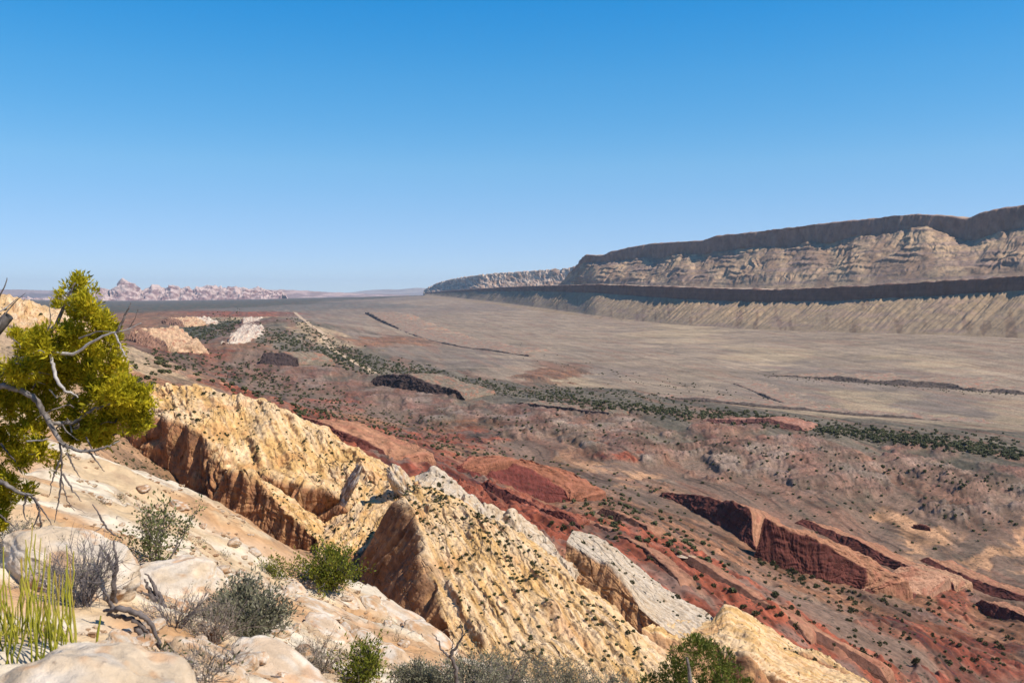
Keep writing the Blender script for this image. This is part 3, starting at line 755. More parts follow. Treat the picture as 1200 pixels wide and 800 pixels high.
def range_loft(name, us, dk, crest, ft, jag, js, cols, nu=700, bumpy=1.0, side=(0.25, 1.0), zdrop=400, spots=0.0):
    us = np.array(us, float)
    d0 = np.exp(np.interp(us, dk[0], np.log(dk[1])))
    cr = np.interp(us, *zip(*crest)); fo = np.interp(us, *zip(*ft))
    rows = [P(us, fo, d0 * 0.95), P(us, 0.45 * fo + 0.55 * cr, d0 * 0.985), P(us, cr, d0)]
    back = rows[2] + np.array([side[0] * zdrop * 2, side[1] * zdrop * 2, -zdrop])
    rows.append(back)
    def disp(c):
        k = sstep(0.0, 0.5, c.R) * (1 - sstep(2.4, 3, c.R))
        return k * jag * (rid(c.S / js, c.T / (js * 1.3), 3, 4, 0.6) * 0.7 + 0.6 * fbm(c.S / (js * 1.7), c.T / (js * 1.7), 1, 3))
    def col(c):
        o = np.zeros(c.P.shape)
        k = sstep(-0.35, 0.35, fbm(c.S / (js * 1.2), c.T / (js * 0.7), 6, 4, 0.6) + 0.25 * (c.R - 1))
        a = mixc(np.array(cols[0]) + o, np.array(cols[1]) + o, k)
        return mixc(a, np.array([0.07, 0.075, 0.05]) + o, spots * sstep(0.0, 0.4, fbm(c.S / (js * 0.4), c.T / (js * 0.4), 16, 3)))
    ob = loft(name, rows, nu, [24, 36, 20], M_FAR, disp, col, smooth=1, drop=60, arc=False)
    return struct(ob)


# pale ridge beyond the end of the mesa
range_loft('hills', np.linspace(730, 497, 40), ([497, 560, 730], [13800, 11000, 8600]),
           [(497, 341), (504, 336), (520, 330), (545, 325), (570, 322), (600, 319.5), (640, 317), (665, 314.5), (690, 311), (730, 309)],
           [(497, 346), (560, 343), (730, 341)], 15, 150, [(0.34, 0.21, 0.14), (0.56, 0.40, 0.28)], bumpy=1, spots=0.45)
# pale domes and plateaus on the left skyline
range_loft('distant_hills', np.linspace(-120, 330, 110), ([-120, 330], [17000, 19000]),
           [(-120, 352), (60, 352), (105, 347), (112, 342), (122, 341), (130, 346), (135, 341), (141, 333), (147, 331), (153, 335), (160, 343), (168, 345), (174, 337), (181, 336), (188, 342), (196, 340), (203, 338), (210, 341), (220, 340), (226, 343), (238, 338), (252, 339), (262, 341), (272, 338.5), (285, 340), (300, 341), (330, 346)],
           [(-120, 358), (100, 360), (200, 358), (330, 354)], 75, 210, [(0.20, 0.115, 0.105), (0.46, 0.34, 0.29)], zdrop=500)
range_loft('distant_plateau', np.linspace(285, 480, 40), ([285, 480], [22000, 26000]),
           [(285, 340), (297, 338.6), (320, 339.5), (350, 341), (380, 342.5), (410, 344), (440, 345), (480, 346)],
           [(285, 355), (480, 349)], 20, 700, [(0.20, 0.14, 0.13), (0.34, 0.24, 0.21)], zdrop=200)
range_loft('distant_plateau', np.linspace(-160, 120, 30), ([-160, 120], [24000, 25000]),
           [(-160, 338), (0, 339.5), (60, 340.5), (120, 344)], [(-160, 356), (120, 354)], 15, 900, [(0.14, 0.12, 0.12), (0.24, 0.19, 0.18)], zdrop=200)
range_loft('far_mountains', np.linspace(400, 640, 40), ([400, 640], [39000, 39000]),
           [(400, 345), (440, 341), (470, 339.5), (485, 338), (500, 338.5), (560, 342), (640, 345)], [(400, 347), (640, 347)], 60, 3000, [(0.2, 0.17, 0.16), (0.3, 0.25, 0.22)], nu=200, zdrop=600)
# ------------------------------------------------------------------ sandstone ridges and fins
CY, CC, CW, CO, CB = (np.array(c) for c in ((0.56, 0.33, 0.122), (0.60, 0.405, 0.212), (0.45, 0.365, 0.27), (0.46, 0.215, 0.08), (0.30, 0.14, 0.065)))


def cream_col(white=0.2, streak=(1.6, 16), orange=0.3, seed=0.0, k0=1, cliffc=CB, gdir=None):
    def f(c):
        o = np.zeros(c.P.shape)
        x, y, z = c.P[..., 0], c.P[..., 1], c.P[..., 2]
        k1 = fbm(c.S / 30 + seed, c.T / 30, 3, 3)
        S_, T_, s0, s1 = c.S, c.T, streak[0], streak[1]
        if gdir is not None:
            S_ = x * gdir[0] + y * gdir[1]; T_ = -x * gdir[1] + y * gdir[0]
            s0, s1 = min(streak), max(streak)
        k2 = fbm(S_ / s1, T_ / s0, 5 + seed, 4, 0.65)
        a = mixc(CY + o, CC + o, sstep(-0.5, 0.5, 0.5 * k1 + 0.7 * k2))
        a = mixc(a, CW + o, np.clip(white * 1.15 - 0.05 + 0.22 * k1 + 0.22 * k2, 0, 1))
        a = mixc(a, CO + o, orange * sstep(0.15, 0.6, fbm(c.S / 14, c.T / 9, 11 + seed, 4)))
        a = mixc(a, np.array([0.26, 0.16, 0.085]) + o, 0.55 * sstep(0.28, 0.55, fbm(S_ / (s1 * .6), T_ / (s0 * .7), 25 + seed, 4, 0.65)))
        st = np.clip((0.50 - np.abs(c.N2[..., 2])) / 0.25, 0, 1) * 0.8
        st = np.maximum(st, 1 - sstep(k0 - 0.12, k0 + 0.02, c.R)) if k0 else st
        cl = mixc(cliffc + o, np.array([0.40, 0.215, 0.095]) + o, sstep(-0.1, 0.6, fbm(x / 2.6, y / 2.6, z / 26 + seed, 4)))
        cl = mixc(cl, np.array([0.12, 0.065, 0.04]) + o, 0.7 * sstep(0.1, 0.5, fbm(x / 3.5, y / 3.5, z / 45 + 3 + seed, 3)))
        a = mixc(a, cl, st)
        return np.clip(a * (1 + 0.2 * k2)[..., None], 0.03, 0.85)
    return f


def ridge_disp(cl=1.2, dip=0.9, period=5.0, length=45.0, cl_p=4.0, seed=0.0, along=True, blocky=0.5, k0=1, rug=1.0, skew=0.25, saw=0.0, bed=0.4, flute=1.0, gdir=None):
    """fluted cliff below row k0; joints, ribs and cracks along the beds above"""
    def f(c):
        x, y, z = c.P[..., 0], c.P[..., 1], c.P[..., 2]
        wc = 1 - sstep(k0 - 0.15, k0 + 0.15, c.R)
        w = fbm(c.S / 30, c.T / 30, 2 + seed, 3)
        d = wc * cl * (1.3 * fbm(c.S / (cl_p * 2.5), c.T / 40, 4 + seed, 3) + bed * 0.8 * fbm(c.S / 60, z / 2.6 + 2.5 * w, 3 + seed, 4, 0.65) + flute * (2.6 * np.sqrt(np.abs(pn(c.S / (cl_p * 1.6) + 0.8 * w + 0.9 * fbm(c.S / 40, c.T / 14, 61 + seed, 2), c.T / 50, 6 + seed)) + 0.01) - 1.2) + 0.35 * rid(c.S / (cl_p * .4) + w, c.T / 25, 16 + seed, 3) + 0.35 * fbm(x / 5, y / 5, z / 12, 3))
        a, b = (c.T, c.S) if along else (c.S, c.T)
        a2 = a + skew * b
        if gdir is not None:
            b = x * gdir[0] + y * gdir[1]; a = -x * gdir[1] + y * gdir[0]
            a2 = a + 0.15 * b
        m1 = sstep(-0.35, 0.35, fbm(c.S / 26, c.T / 26, 21 + seed, 3))
        m2 = sstep(-0.3, 0.4, fbm(c.S / 17, c.T / 17, 31 + seed, 3))
        r1 = rid(a / period + 0.5 * w, b / length, 9 + seed, 4, 0.6)
        r2 = rid(a2 / (period * 2.3) + 0.9 * w, b / (length * 0.5), 12 + seed, 4, 0.6)
        crk = 1 - sstep(0.0, 0.10, np.abs(pn(a2 / (period * 1.6) + 0.6 * w, b / (length * 1.2), 14 + seed)))
        q = fbm(a / (period * 1.8) + 0.5 * w, b / (length * 0.3), 15 + seed, 3) * 2.5
        stepped = np.floor(q) + sstep(0.7, 1.0, q - np.floor(q))
        d = d + (1 - wc) * dip * (0.55 * m1 * r1 + 0.6 * m2 * r2 - 0.9 * m2 * crk + blocky * 0.7 * stepped
                                   + rug * (1.3 * fbm(x / 13, y / 13, z / 13 + seed, 5, 0.55)))
        if saw:
            def rib(per, ln, sd):
                q_ = (a2 + 3.0 * fbm(c.S / 60, c.T / 60, sd, 2)) / per + 0.16 * fbm(a / (per * 2), b / (ln * .3), sd, 3) + 1.2 * pn(a / (per * 6), 0.3, sd)
                n_ = np.floor(q_); f_ = q_ - n_
                on = sstep(-0.1, 0.3, fbm(b / ln, n_ * 3.7, sd + n_ * 1.3, 3))
                return on * (1 - f_) ** 1.3 * sstep(0, 0.2, f_) * (0.6 + 0.8 * np.abs(pn(n_ * 0.73, 0.4, sd)))
            d = d + (1 - wc) * saw * (rib(period * 1.5, length * 0.45, 41 + seed) + 0.28 * rib(period * 0.55, length * 0.25, 51 + seed) - 0.4)
        return d + (0.25 - 0.15 * wc) * rug * fbm(x / 1.8, y / 1.8, z / 1.8, 3, 0.6)
    return f


def L(*pts):
    return np.array([P(*p) for p in pts])


def off(row, x, y, z):
    return row + np.array([x, y, z], float)


# back ridge: shaded cliff on the left, broken yellow slope up to a jagged crest
A_foot = L((120, 520, 330), (160, 526, 318), (195, 548, 306), (228, 580, 295), (245, 592, 290), (262, 590, 287), (300, 604, 280), (345, 618, 274), (388, 622, 269), (420, 650, 262), (460, 690, 250), (500, 740, 230))
A_top = L((120, 478, 333), (160, 482, 324), (198, 490, 314), (226, 500, 305), (246, 520, 298), (262, 548, 291), (300, 550, 286), (345, 566, 279), (390, 574, 273), (425, 610, 266), (465, 660, 252), (505, 720, 232))
A_mid = L((120, 470, 339), (165, 470, 332), (205, 472, 324), (245, 484, 316), (285, 504, 308), (330, 525, 300), (375, 548, 292), (420, 570, 285), (460, 590, 276), (500, 640, 258), (540, 690, 236))
A_cr = L((120, 462, 346), (165, 459, 342), (195, 450, 339), (212, 452, 337), (245, 454, 334), (262, 460, 331), (295, 462, 328), (310, 470, 325), (330, 477, 322), (348, 490, 319), (370, 500, 315), (400, 520, 308), (430, 536, 302), (450, 547, 297), (485, 560, 290), (530, 600, 272), (570, 650, 250))
ridgeA = loft('sandstone_ridge', [A_foot, A_top, A_mid, A_cr, off(A_cr, 14, 22, -14), off(A_cr, 30, 55, -60)], 620, [70, 60, 60, 16, 8], M_CREAM,
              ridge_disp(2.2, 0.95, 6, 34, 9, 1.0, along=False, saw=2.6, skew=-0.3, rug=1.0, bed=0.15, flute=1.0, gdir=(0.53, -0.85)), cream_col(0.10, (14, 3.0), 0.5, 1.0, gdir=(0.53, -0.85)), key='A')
tag(ridgeA, 'long yellow sandstone ridge with jagged crest and shaded brown cliff, right of the juniper', 'ridge')

# buttress in front of it
A2_foot = L((238, 606, 266), (262, 622, 259), (285, 636, 254), (310, 646, 250), (345, 662, 246), (378, 672, 243), (400, 680, 240))
A2_top = L((250, 582, 268), (262, 560, 265), (276, 548, 262), (300, 560, 258), (325, 588, 253), (350, 612, 248), (380, 640, 244), (402, 668, 241))
A2_mid = L((262, 570, 276), (280, 553, 273), (305, 562, 268), (335, 588, 262), (360, 606, 257), (390, 636, 250), (408, 665, 245))
ridgeA2 = loft('rock_buttress', [A2_foot, A2_top, A2_mid, off(A2_mid, 8, 8, -8), off(A2_mid, 14, 16, -30)], 260, [60, 30, 20, 8], M_CREAM,
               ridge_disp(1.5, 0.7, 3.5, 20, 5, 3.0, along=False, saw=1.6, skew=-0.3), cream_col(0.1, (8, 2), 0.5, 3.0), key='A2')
tag(ridgeA2, 'pale pointed buttress with dark grooves jutting before the yellow ridge', 'rock')

# rib of debris between the ridges
D_f = L((365, 690, 205), (400, 700, 208), (430, 695, 212), (455, 690, 218))
D_m = L((370, 655, 226), (400, 650, 232), (435, 640, 238), (470, 625, 240))
D_t = L((380, 615, 262), (405, 600, 266), (440, 585, 268), (480, 580, 262))
D_t2 = L((390, 600, 275), (420, 575, 281), (455, 560, 284), (490, 560, 278))
ridgeD = loft('rock_slope', [D_f, D_m, D_t, D_t2, off(D_t2, 5, 20, -25)], 240, [50, 60, 30, 6], M_CREAM, ridge_disp(0.6, 0.7, 4, 18, 5, 5.0, along=False, k0=0, saw=1.5, skew=-.4), cream_col(0.15, (7, 3), 0.4, 5.0), key='D')
tag(ridgeD, 'shrub dotted yellow rock slope filling the dip between the two big ridges', 'rock')

# front ridge: wedge with a ribbed cliff on its left and a long dip slope on its right
B_foot = L((545, 860, 140), (530, 800, 155), (518, 752, 168), (490, 736, 178), (462, 715, 190), (438, 700, 202), (424, 684, 212), (440, 640, 228), (462, 600, 242))
B_top = L((548, 840, 142), (534, 775, 157), (523, 730, 170), (513, 690, 181), (503, 655, 191), (494, 625, 200), (483, 596, 209), (474, 584, 220), (470, 578, 235))
B_r1 = L((640, 870, 138), (640, 790, 152), (625, 735, 166), (605, 690, 178), (580, 650, 190), (550, 612, 203), (515, 584, 215), (490, 574, 228), (478, 572, 240))
B_r2 = L((900, 930, 128), (810, 808, 150), (770, 768, 160), (725, 728, 171), (690, 696, 180), (650, 660, 190), (600, 622, 201), (550, 592, 214), (510, 574, 228), (485, 570, 244))
ridgeB = loft('sandstone_ridge', [B_foot, B_top, B_r1, B_r2, off(B_r2, 6, 7, -5), off(B_r2, 14, 16, -40)], 760, [90, 120, 200, 20, 8], M_CREAM,
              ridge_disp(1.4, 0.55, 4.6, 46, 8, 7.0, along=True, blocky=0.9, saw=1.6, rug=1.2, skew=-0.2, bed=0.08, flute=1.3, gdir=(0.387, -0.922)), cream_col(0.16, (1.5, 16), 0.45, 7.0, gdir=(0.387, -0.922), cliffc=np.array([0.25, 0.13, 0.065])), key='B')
tag(ridgeB, 'broad cream and yellow ridge with ribbed brown cliff above the green bush', 'ridge')

# white slabs along the crest behind it
W_lo = L((478, 590, 258), (510, 612, 250), (560, 645, 240), (610, 668, 232), (650, 690, 224), (690, 715, 214))
W_mi = L((484, 566, 275), (515, 585, 268), (560, 612, 258), (605, 635, 248), (645, 660, 240), (670, 680, 230))
W_cr = L((486, 556, 292), (503, 546, 290), (532, 562, 283), (552, 576, 278), (575, 590, 272), (600, 600, 268), (630, 624, 260), (656, 645, 252), (672, 662, 244))
ridgeW = loft('white_slab_ridge', [W_lo, W_mi, W_cr, off(W_cr, 6, 10, -8), off(W_cr, 14, 26, -40)], 380, [40, 60, 14, 6], M_CREAM,
              ridge_disp(0.5, 0.4, 7, 30, 4, 9.0, along=False, k0=0, blocky=0.3, saw=3.2, rug=0.5, skew=-0.3), cream_col(0.75, (6, 2.0), 0.0, 9.0), key='W')
tag(ridgeW, 'whitish slab crest of tilted rock between the front ridge and the red slope', 'ridge')

# white fin with brown face
C_foot = L((660, 668, 252), (676, 688, 246), (700, 706, 240), (735, 728, 231), (768, 752, 224), (800, 772, 218))
C_top = L((664, 634, 258), (680, 644, 254), (700, 656, 249), (716, 662, 245), (738, 690, 237), (752, 714, 230), (778, 736, 224), (804, 752, 219))
C_mi = L((668, 627, 266), (700, 648, 258), (735, 680, 249), (775, 712, 238), (812, 736, 228))
C_cr = L((672, 621, 276), (698, 628, 273), (722, 643, 267), (744, 660, 262), (770, 682, 256), (800, 702, 250), (830, 718, 243), (840, 730, 236))
ridgeC = loft('rock_fin', [C_foot, C_top, C_mi, C_cr, off(C_cr, 8, 10, -10), off(C_cr, 15, 24, -40)], 300, [60, 24, 50, 12, 6], M_CREAM,
              ridge_disp(0.9, 0.3, 2.5, 14, 12, 11.0, along=True, blocky=0.3, rug=0.6, saw=0.4), cream_col(0.85, (1.2, 8), 0.0, 11.0, cliffc=np.array([0.36, 0.19, 0.09])), key='C')
tag(ridgeC, 'white topped rock fin with a smooth brown left face below the red slope', 'rock')

# scooped wall and domes at the foot
S_lo = L((750, 760, 215), (790, 785, 205), (830, 800, 200), (870, 800, 205), (910, 800, 215), (950, 810, 225))
S_mi = L((752, 735, 222), (785, 745, 220), (825, 752, 218), (860, 745, 222), (900, 760, 226), (945, 790, 230))
S_hi = L((770, 728, 228), (800, 726, 234), (835, 726, 236), (850, 708, 240), (880, 722, 240), (905, 742, 238), (935, 760, 236), (965, 785, 234))
ridgeS = loft('rock_alcove', [S_lo, S_mi, S_hi, off(S_hi, 8, 8, -6), off(S_hi, 18, 20, -30)], 240, [40, 50, 14, 6], M_CREAM, ridge_disp(0.6, 0.35, 3, 12, 5, 13.0, k0=2), cream_col(0.1, (2, 9), 0.5, 13.0, cliffc=np.array([0.36, 0.20, 0.10])), key='S')
tag(ridgeS, 'scooped tan rock wall hanging below the white fin and the red slope', 'rock')
T_lo = L((830, 800, 172), (845, 815, 168), (866, 820, 166), (880, 822, 165), (905, 822, 166), (960, 830, 170))
T_mi = L((838, 748, 180), (850, 766, 176), (868, 768, 173), (876, 768, 172), (900, 790, 172), (950, 812, 174))
T_cr = L((842, 738, 186), (856, 732, 187), (872, 736, 186), (884, 742, 184), (915, 768, 182), (960, 790, 180), (1000, 803, 180))
T_bk = L((850, 742, 192), (862, 738, 193), (880, 742, 192), (900, 748, 192), (935, 765, 192), (980, 785, 190), (1020, 800, 188))
ridgeT = loft('rock_dome', [T_lo, T_mi, T_cr, T_bk, off(T_bk, 6, 12, -25)], 240, [60, 24, 24, 8], M_CREAM, ridge_disp(1.0, 0.4, 3, 12, 5, 15.0, saw=0.8), cream_col(0.2, (1.5, 8), 0.3, 15.0), key='T')
tag(ridgeT, 'rounded yellow dome with grooved buttress at the bottom, right of the dark green pinyon', 'rock')
T2_lo = L((930, 800, 205), (960, 815, 196), (1010, 840, 188), (1060, 860, 185))
T2_cr = L((905, 762, 218), (925, 757, 220), (955, 765, 220), (985, 782, 216), (1015, 800, 212), (1060, 825, 206))
ridgeT2 = loft('rock_rib', [T2_lo, T2_cr, off(T2_cr, 5, 8, -4), off(T2_cr, 12, 22, -28)], 200, [50, 14, 6], M_CREAM, ridge_disp(0.5, 0.4, 3, 14, 3.5, 17.0, k0=0, saw=1.0), cream_col(0.35, (1.5, 8), 0.2, 17.0), key='T2')
tag(ridgeT2, 'cream rock rib dotted with shrubs at the bottom beside the red slope', 'rock')


# ------------------------------------------------------------------ red beds, fins and hogbacks of the valley


def red_col(face=(0.105, 0.033, 0.024), dip=(0.29, 0.14, 0.078), k0=1, band=3.0, seed=0.0):  # default face colour lowered to put the deep cliff shade into the fin walls
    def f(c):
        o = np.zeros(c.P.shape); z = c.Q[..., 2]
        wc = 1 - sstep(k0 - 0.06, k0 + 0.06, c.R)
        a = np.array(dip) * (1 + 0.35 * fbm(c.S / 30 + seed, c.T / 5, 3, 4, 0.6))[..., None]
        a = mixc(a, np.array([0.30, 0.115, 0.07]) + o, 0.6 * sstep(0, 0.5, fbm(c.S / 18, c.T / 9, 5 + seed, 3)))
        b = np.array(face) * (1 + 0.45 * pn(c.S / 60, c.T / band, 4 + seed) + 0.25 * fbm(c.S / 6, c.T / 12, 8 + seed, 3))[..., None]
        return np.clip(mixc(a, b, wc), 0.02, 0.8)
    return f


def fin(name, foot_, top_, label, dipv=(26, 14, -12), cat='rock', nu=260, cl=1.2, dp=0.5, seed=0.0, colf=None, saw=1.0, broken=0.0, mat=M_RED, segs=(44, 40, 8), period=4.0, drop=25, amp=None):
    ks = []
    for u, v, d in foot_:
        ds = terr_d(u, v, 0.6 * d)
        ks.append(min(max(ds / d, 0.6), 1.5) if ds else 1.0)
    fu = np.array([p[0] for p in foot_], float)
    cf = np.polyfit(fu, ks, 1) if len(ks) > 3 else [0, float(np.median(ks))]
    kf = lambda u: float(np.clip(np.polyval(cf, np.clip(u, fu.min(), fu.max())), 0.6, 1.5))
    ft = np.array([P(u, v, d * kf(u)) for u, v, d in foot_]); tp = np.array([P(u, v, d * kf(u)) for u, v, d in top_])
    hgt = np.linalg.norm(tp - ft[np.clip(np.searchsorted(np.arange(len(ft)), np.linspace(0, len(ft) - 1, len(tp))), 0, len(ft) - 1)], axis=1).mean()
    ft = off(ft, 0, 0, -1.5)
    n_ = 90
    ft, tp = catmull(ft, n_), catmull(tp, n_)
    sd = np.concatenate([[0], np.cumsum(np.linalg.norm(np.diff(tp, axis=0), axis=1))])
    hv_ = np.minimum(np.linalg.norm(tp - ft, axis=1), 30)
    jg = fbm(sd / (hgt * 2.2 + 4), 0.3, seed, 4, 0.6)
    stp = np.round(2.5 * fbm(sd / (hgt * 3 + 6), 7.3, seed, 2)) / 2.5
    tp[:, 2] += hv_ * (0.16 * jg + 0.09 * stp - 0.04)
    e = np.minimum(np.linspace(0, 1, n_), np.linspace(1, 0, n_)); e = (sstep(0, 0.09, e) * 0.9 + 0.1)[:, None]
    if broken:
        e = e * np.clip(0.88 + broken * 1.1 * fbm(sd / 70, 3.3, seed, 4, 0.65), 0.03, 1.15)[:, None]
    tp = ft + (tp - ft) * e
    dipv = np.array(dipv, float)
    rows = [ft, tp, tp + dipv * e, tp + dipv * e * np.array([1.3, 1.3, 1]) - np.array([0, 0, 25.0])]
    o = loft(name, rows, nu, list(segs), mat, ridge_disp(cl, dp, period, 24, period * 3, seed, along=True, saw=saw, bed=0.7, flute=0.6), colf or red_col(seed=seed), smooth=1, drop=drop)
    return tag(o, label, cat)


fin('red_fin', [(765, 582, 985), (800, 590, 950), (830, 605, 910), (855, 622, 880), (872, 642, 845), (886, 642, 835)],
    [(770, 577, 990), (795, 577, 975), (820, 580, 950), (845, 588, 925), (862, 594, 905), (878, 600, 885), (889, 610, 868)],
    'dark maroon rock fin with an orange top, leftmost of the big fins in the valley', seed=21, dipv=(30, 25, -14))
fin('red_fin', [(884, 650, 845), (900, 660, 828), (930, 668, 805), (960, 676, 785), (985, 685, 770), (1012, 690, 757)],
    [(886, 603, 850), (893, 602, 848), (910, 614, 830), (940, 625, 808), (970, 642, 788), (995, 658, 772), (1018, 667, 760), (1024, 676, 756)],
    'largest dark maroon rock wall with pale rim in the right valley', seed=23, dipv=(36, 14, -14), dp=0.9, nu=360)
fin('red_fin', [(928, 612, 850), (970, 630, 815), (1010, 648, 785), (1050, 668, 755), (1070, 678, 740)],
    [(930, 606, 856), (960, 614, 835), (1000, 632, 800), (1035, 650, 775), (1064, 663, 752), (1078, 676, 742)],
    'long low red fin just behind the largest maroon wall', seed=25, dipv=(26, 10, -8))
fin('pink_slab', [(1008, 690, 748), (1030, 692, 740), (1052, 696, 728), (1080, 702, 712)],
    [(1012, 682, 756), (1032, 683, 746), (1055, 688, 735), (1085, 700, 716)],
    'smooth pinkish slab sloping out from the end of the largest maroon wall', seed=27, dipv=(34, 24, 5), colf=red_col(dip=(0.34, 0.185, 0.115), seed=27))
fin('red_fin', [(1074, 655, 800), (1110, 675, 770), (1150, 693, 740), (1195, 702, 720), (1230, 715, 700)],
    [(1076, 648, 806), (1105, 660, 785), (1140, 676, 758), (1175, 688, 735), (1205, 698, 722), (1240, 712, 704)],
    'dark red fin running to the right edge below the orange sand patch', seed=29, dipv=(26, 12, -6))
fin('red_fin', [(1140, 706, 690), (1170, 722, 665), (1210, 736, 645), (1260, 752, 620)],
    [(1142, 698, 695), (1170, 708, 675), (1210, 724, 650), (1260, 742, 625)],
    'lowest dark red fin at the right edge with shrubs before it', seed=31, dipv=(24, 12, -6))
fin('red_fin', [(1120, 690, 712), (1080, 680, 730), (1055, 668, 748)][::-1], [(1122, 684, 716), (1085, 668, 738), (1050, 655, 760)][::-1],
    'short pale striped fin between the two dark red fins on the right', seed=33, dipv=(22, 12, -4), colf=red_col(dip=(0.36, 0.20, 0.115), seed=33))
fin('small_ledge', [(1068, 620, 822), (1082, 622, 815), (1092, 624, 808)], [(1069, 614, 826), (1080, 614.5, 820), (1091, 617, 812)],
    'small dark block beside the narrow orange sand patch', seed=35, dipv=(8, 12, -4), nu=80)
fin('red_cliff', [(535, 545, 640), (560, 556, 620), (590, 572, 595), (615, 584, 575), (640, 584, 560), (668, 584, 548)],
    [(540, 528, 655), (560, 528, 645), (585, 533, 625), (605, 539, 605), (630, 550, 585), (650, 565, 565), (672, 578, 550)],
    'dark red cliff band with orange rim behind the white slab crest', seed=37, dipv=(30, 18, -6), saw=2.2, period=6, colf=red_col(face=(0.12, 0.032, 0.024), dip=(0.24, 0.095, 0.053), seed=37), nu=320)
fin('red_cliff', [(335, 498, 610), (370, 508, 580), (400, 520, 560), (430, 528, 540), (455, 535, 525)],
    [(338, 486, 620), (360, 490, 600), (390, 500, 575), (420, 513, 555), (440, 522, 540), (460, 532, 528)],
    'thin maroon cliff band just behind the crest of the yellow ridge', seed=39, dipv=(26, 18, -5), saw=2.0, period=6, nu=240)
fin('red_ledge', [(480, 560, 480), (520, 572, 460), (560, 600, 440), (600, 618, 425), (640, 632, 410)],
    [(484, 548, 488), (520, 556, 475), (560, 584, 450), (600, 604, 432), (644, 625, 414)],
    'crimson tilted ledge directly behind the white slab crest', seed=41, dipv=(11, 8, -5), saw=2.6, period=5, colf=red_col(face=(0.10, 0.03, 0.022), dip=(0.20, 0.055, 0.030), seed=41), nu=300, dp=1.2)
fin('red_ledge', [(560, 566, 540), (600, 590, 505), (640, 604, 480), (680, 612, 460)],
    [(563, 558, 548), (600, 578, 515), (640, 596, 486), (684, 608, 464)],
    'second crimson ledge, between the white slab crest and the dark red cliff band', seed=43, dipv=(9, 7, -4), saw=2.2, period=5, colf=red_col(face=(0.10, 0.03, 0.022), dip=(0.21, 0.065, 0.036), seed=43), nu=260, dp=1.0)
for i, (f_, t_, lab) in enumerate([
    ([(690, 615, 455), (720, 630, 430), (760, 655, 400), (800, 690, 365)], [(692, 609, 460), (722, 624, 435), (762, 647, 405), (803, 682, 370)], 'thin rust ledge bordering the upper edge of the white topped fin'),
    ([(780, 640, 455), (820, 665, 425), (860, 690, 400), (905, 720, 375), (950, 750, 355)], [(782, 634, 460), (822, 658, 430), (863, 683, 404), (908, 713, 379), (953, 744, 358)], 'long thin rust ledge crossing the middle of the red slope'),
    ([(880, 700, 430), (930, 730, 400), (980, 760, 375), (1040, 795, 350)], [(882, 694, 434), (933, 724, 404), (983, 753, 379), (1043, 789, 353)], 'thin dark ledge low on the red slope above the scooped wall'),
    ([(700, 598, 560), (730, 612, 535), (760, 625, 510)], [(702, 592, 565), (732, 604, 541), (763, 618, 515)], 'short dark ledge at the top of the rust slope'),
]):
    fin('thin_ledge', f_, t_, lab, seed=45 + 2 * i, dipv=(9, 5, -4), nu=220, cl=0.5, dp=0.4, saw=0.4, segs=(16, 14, 6), colf=red_col(face=(0.10, 0.045, 0.03), dip=(0.27, 0.13, 0.075), seed=45 + i))
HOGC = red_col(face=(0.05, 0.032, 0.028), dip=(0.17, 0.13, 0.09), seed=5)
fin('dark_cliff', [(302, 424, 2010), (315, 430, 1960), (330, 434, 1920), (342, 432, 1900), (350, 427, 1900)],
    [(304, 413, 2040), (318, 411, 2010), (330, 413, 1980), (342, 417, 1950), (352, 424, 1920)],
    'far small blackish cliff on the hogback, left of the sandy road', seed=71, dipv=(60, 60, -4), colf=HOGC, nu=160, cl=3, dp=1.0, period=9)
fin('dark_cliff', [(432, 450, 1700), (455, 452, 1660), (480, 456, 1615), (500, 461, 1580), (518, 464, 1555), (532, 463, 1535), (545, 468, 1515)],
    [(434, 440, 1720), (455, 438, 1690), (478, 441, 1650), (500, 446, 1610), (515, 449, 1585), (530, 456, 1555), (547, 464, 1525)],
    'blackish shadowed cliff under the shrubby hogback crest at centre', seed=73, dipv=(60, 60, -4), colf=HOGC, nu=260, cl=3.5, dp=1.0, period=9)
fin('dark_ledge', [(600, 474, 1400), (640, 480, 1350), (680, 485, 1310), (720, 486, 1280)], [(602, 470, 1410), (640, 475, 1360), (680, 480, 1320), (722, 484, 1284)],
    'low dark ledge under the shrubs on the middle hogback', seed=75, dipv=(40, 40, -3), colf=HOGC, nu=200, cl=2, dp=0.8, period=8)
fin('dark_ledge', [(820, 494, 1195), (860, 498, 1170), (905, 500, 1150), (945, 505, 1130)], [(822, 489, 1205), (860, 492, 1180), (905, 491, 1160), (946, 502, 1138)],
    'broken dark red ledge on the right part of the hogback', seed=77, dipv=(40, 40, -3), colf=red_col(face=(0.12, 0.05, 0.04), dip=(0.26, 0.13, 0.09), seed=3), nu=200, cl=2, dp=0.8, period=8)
PLC = red_col(face=(0.085, 0.062, 0.05), dip=(0.215, 0.16, 0.115), seed=9)
fin('dark_cuesta', [(428, 366, 5450), (440, 374, 4700), (455, 382, 4150), (475, 392, 3600), (500, 400, 3230), (540, 407, 2960), (585, 412, 2800), (620, 417, 2680)],
    [(429, 364, 5480), (441, 371, 4740), (456, 378.5, 4190), (476, 388.5, 3640), (500, 397, 3260), (540, 405, 2980), (585, 410.5, 2815), (620, 416, 2690)],
    'curving dark cuesta line crossing the tan plain at centre', seed=81, dipv=(180, 90, -2), colf=PLC, broken=0.3, nu=420, cl=3, dp=1.5, period=14, segs=(14, 20, 6), drop=30)
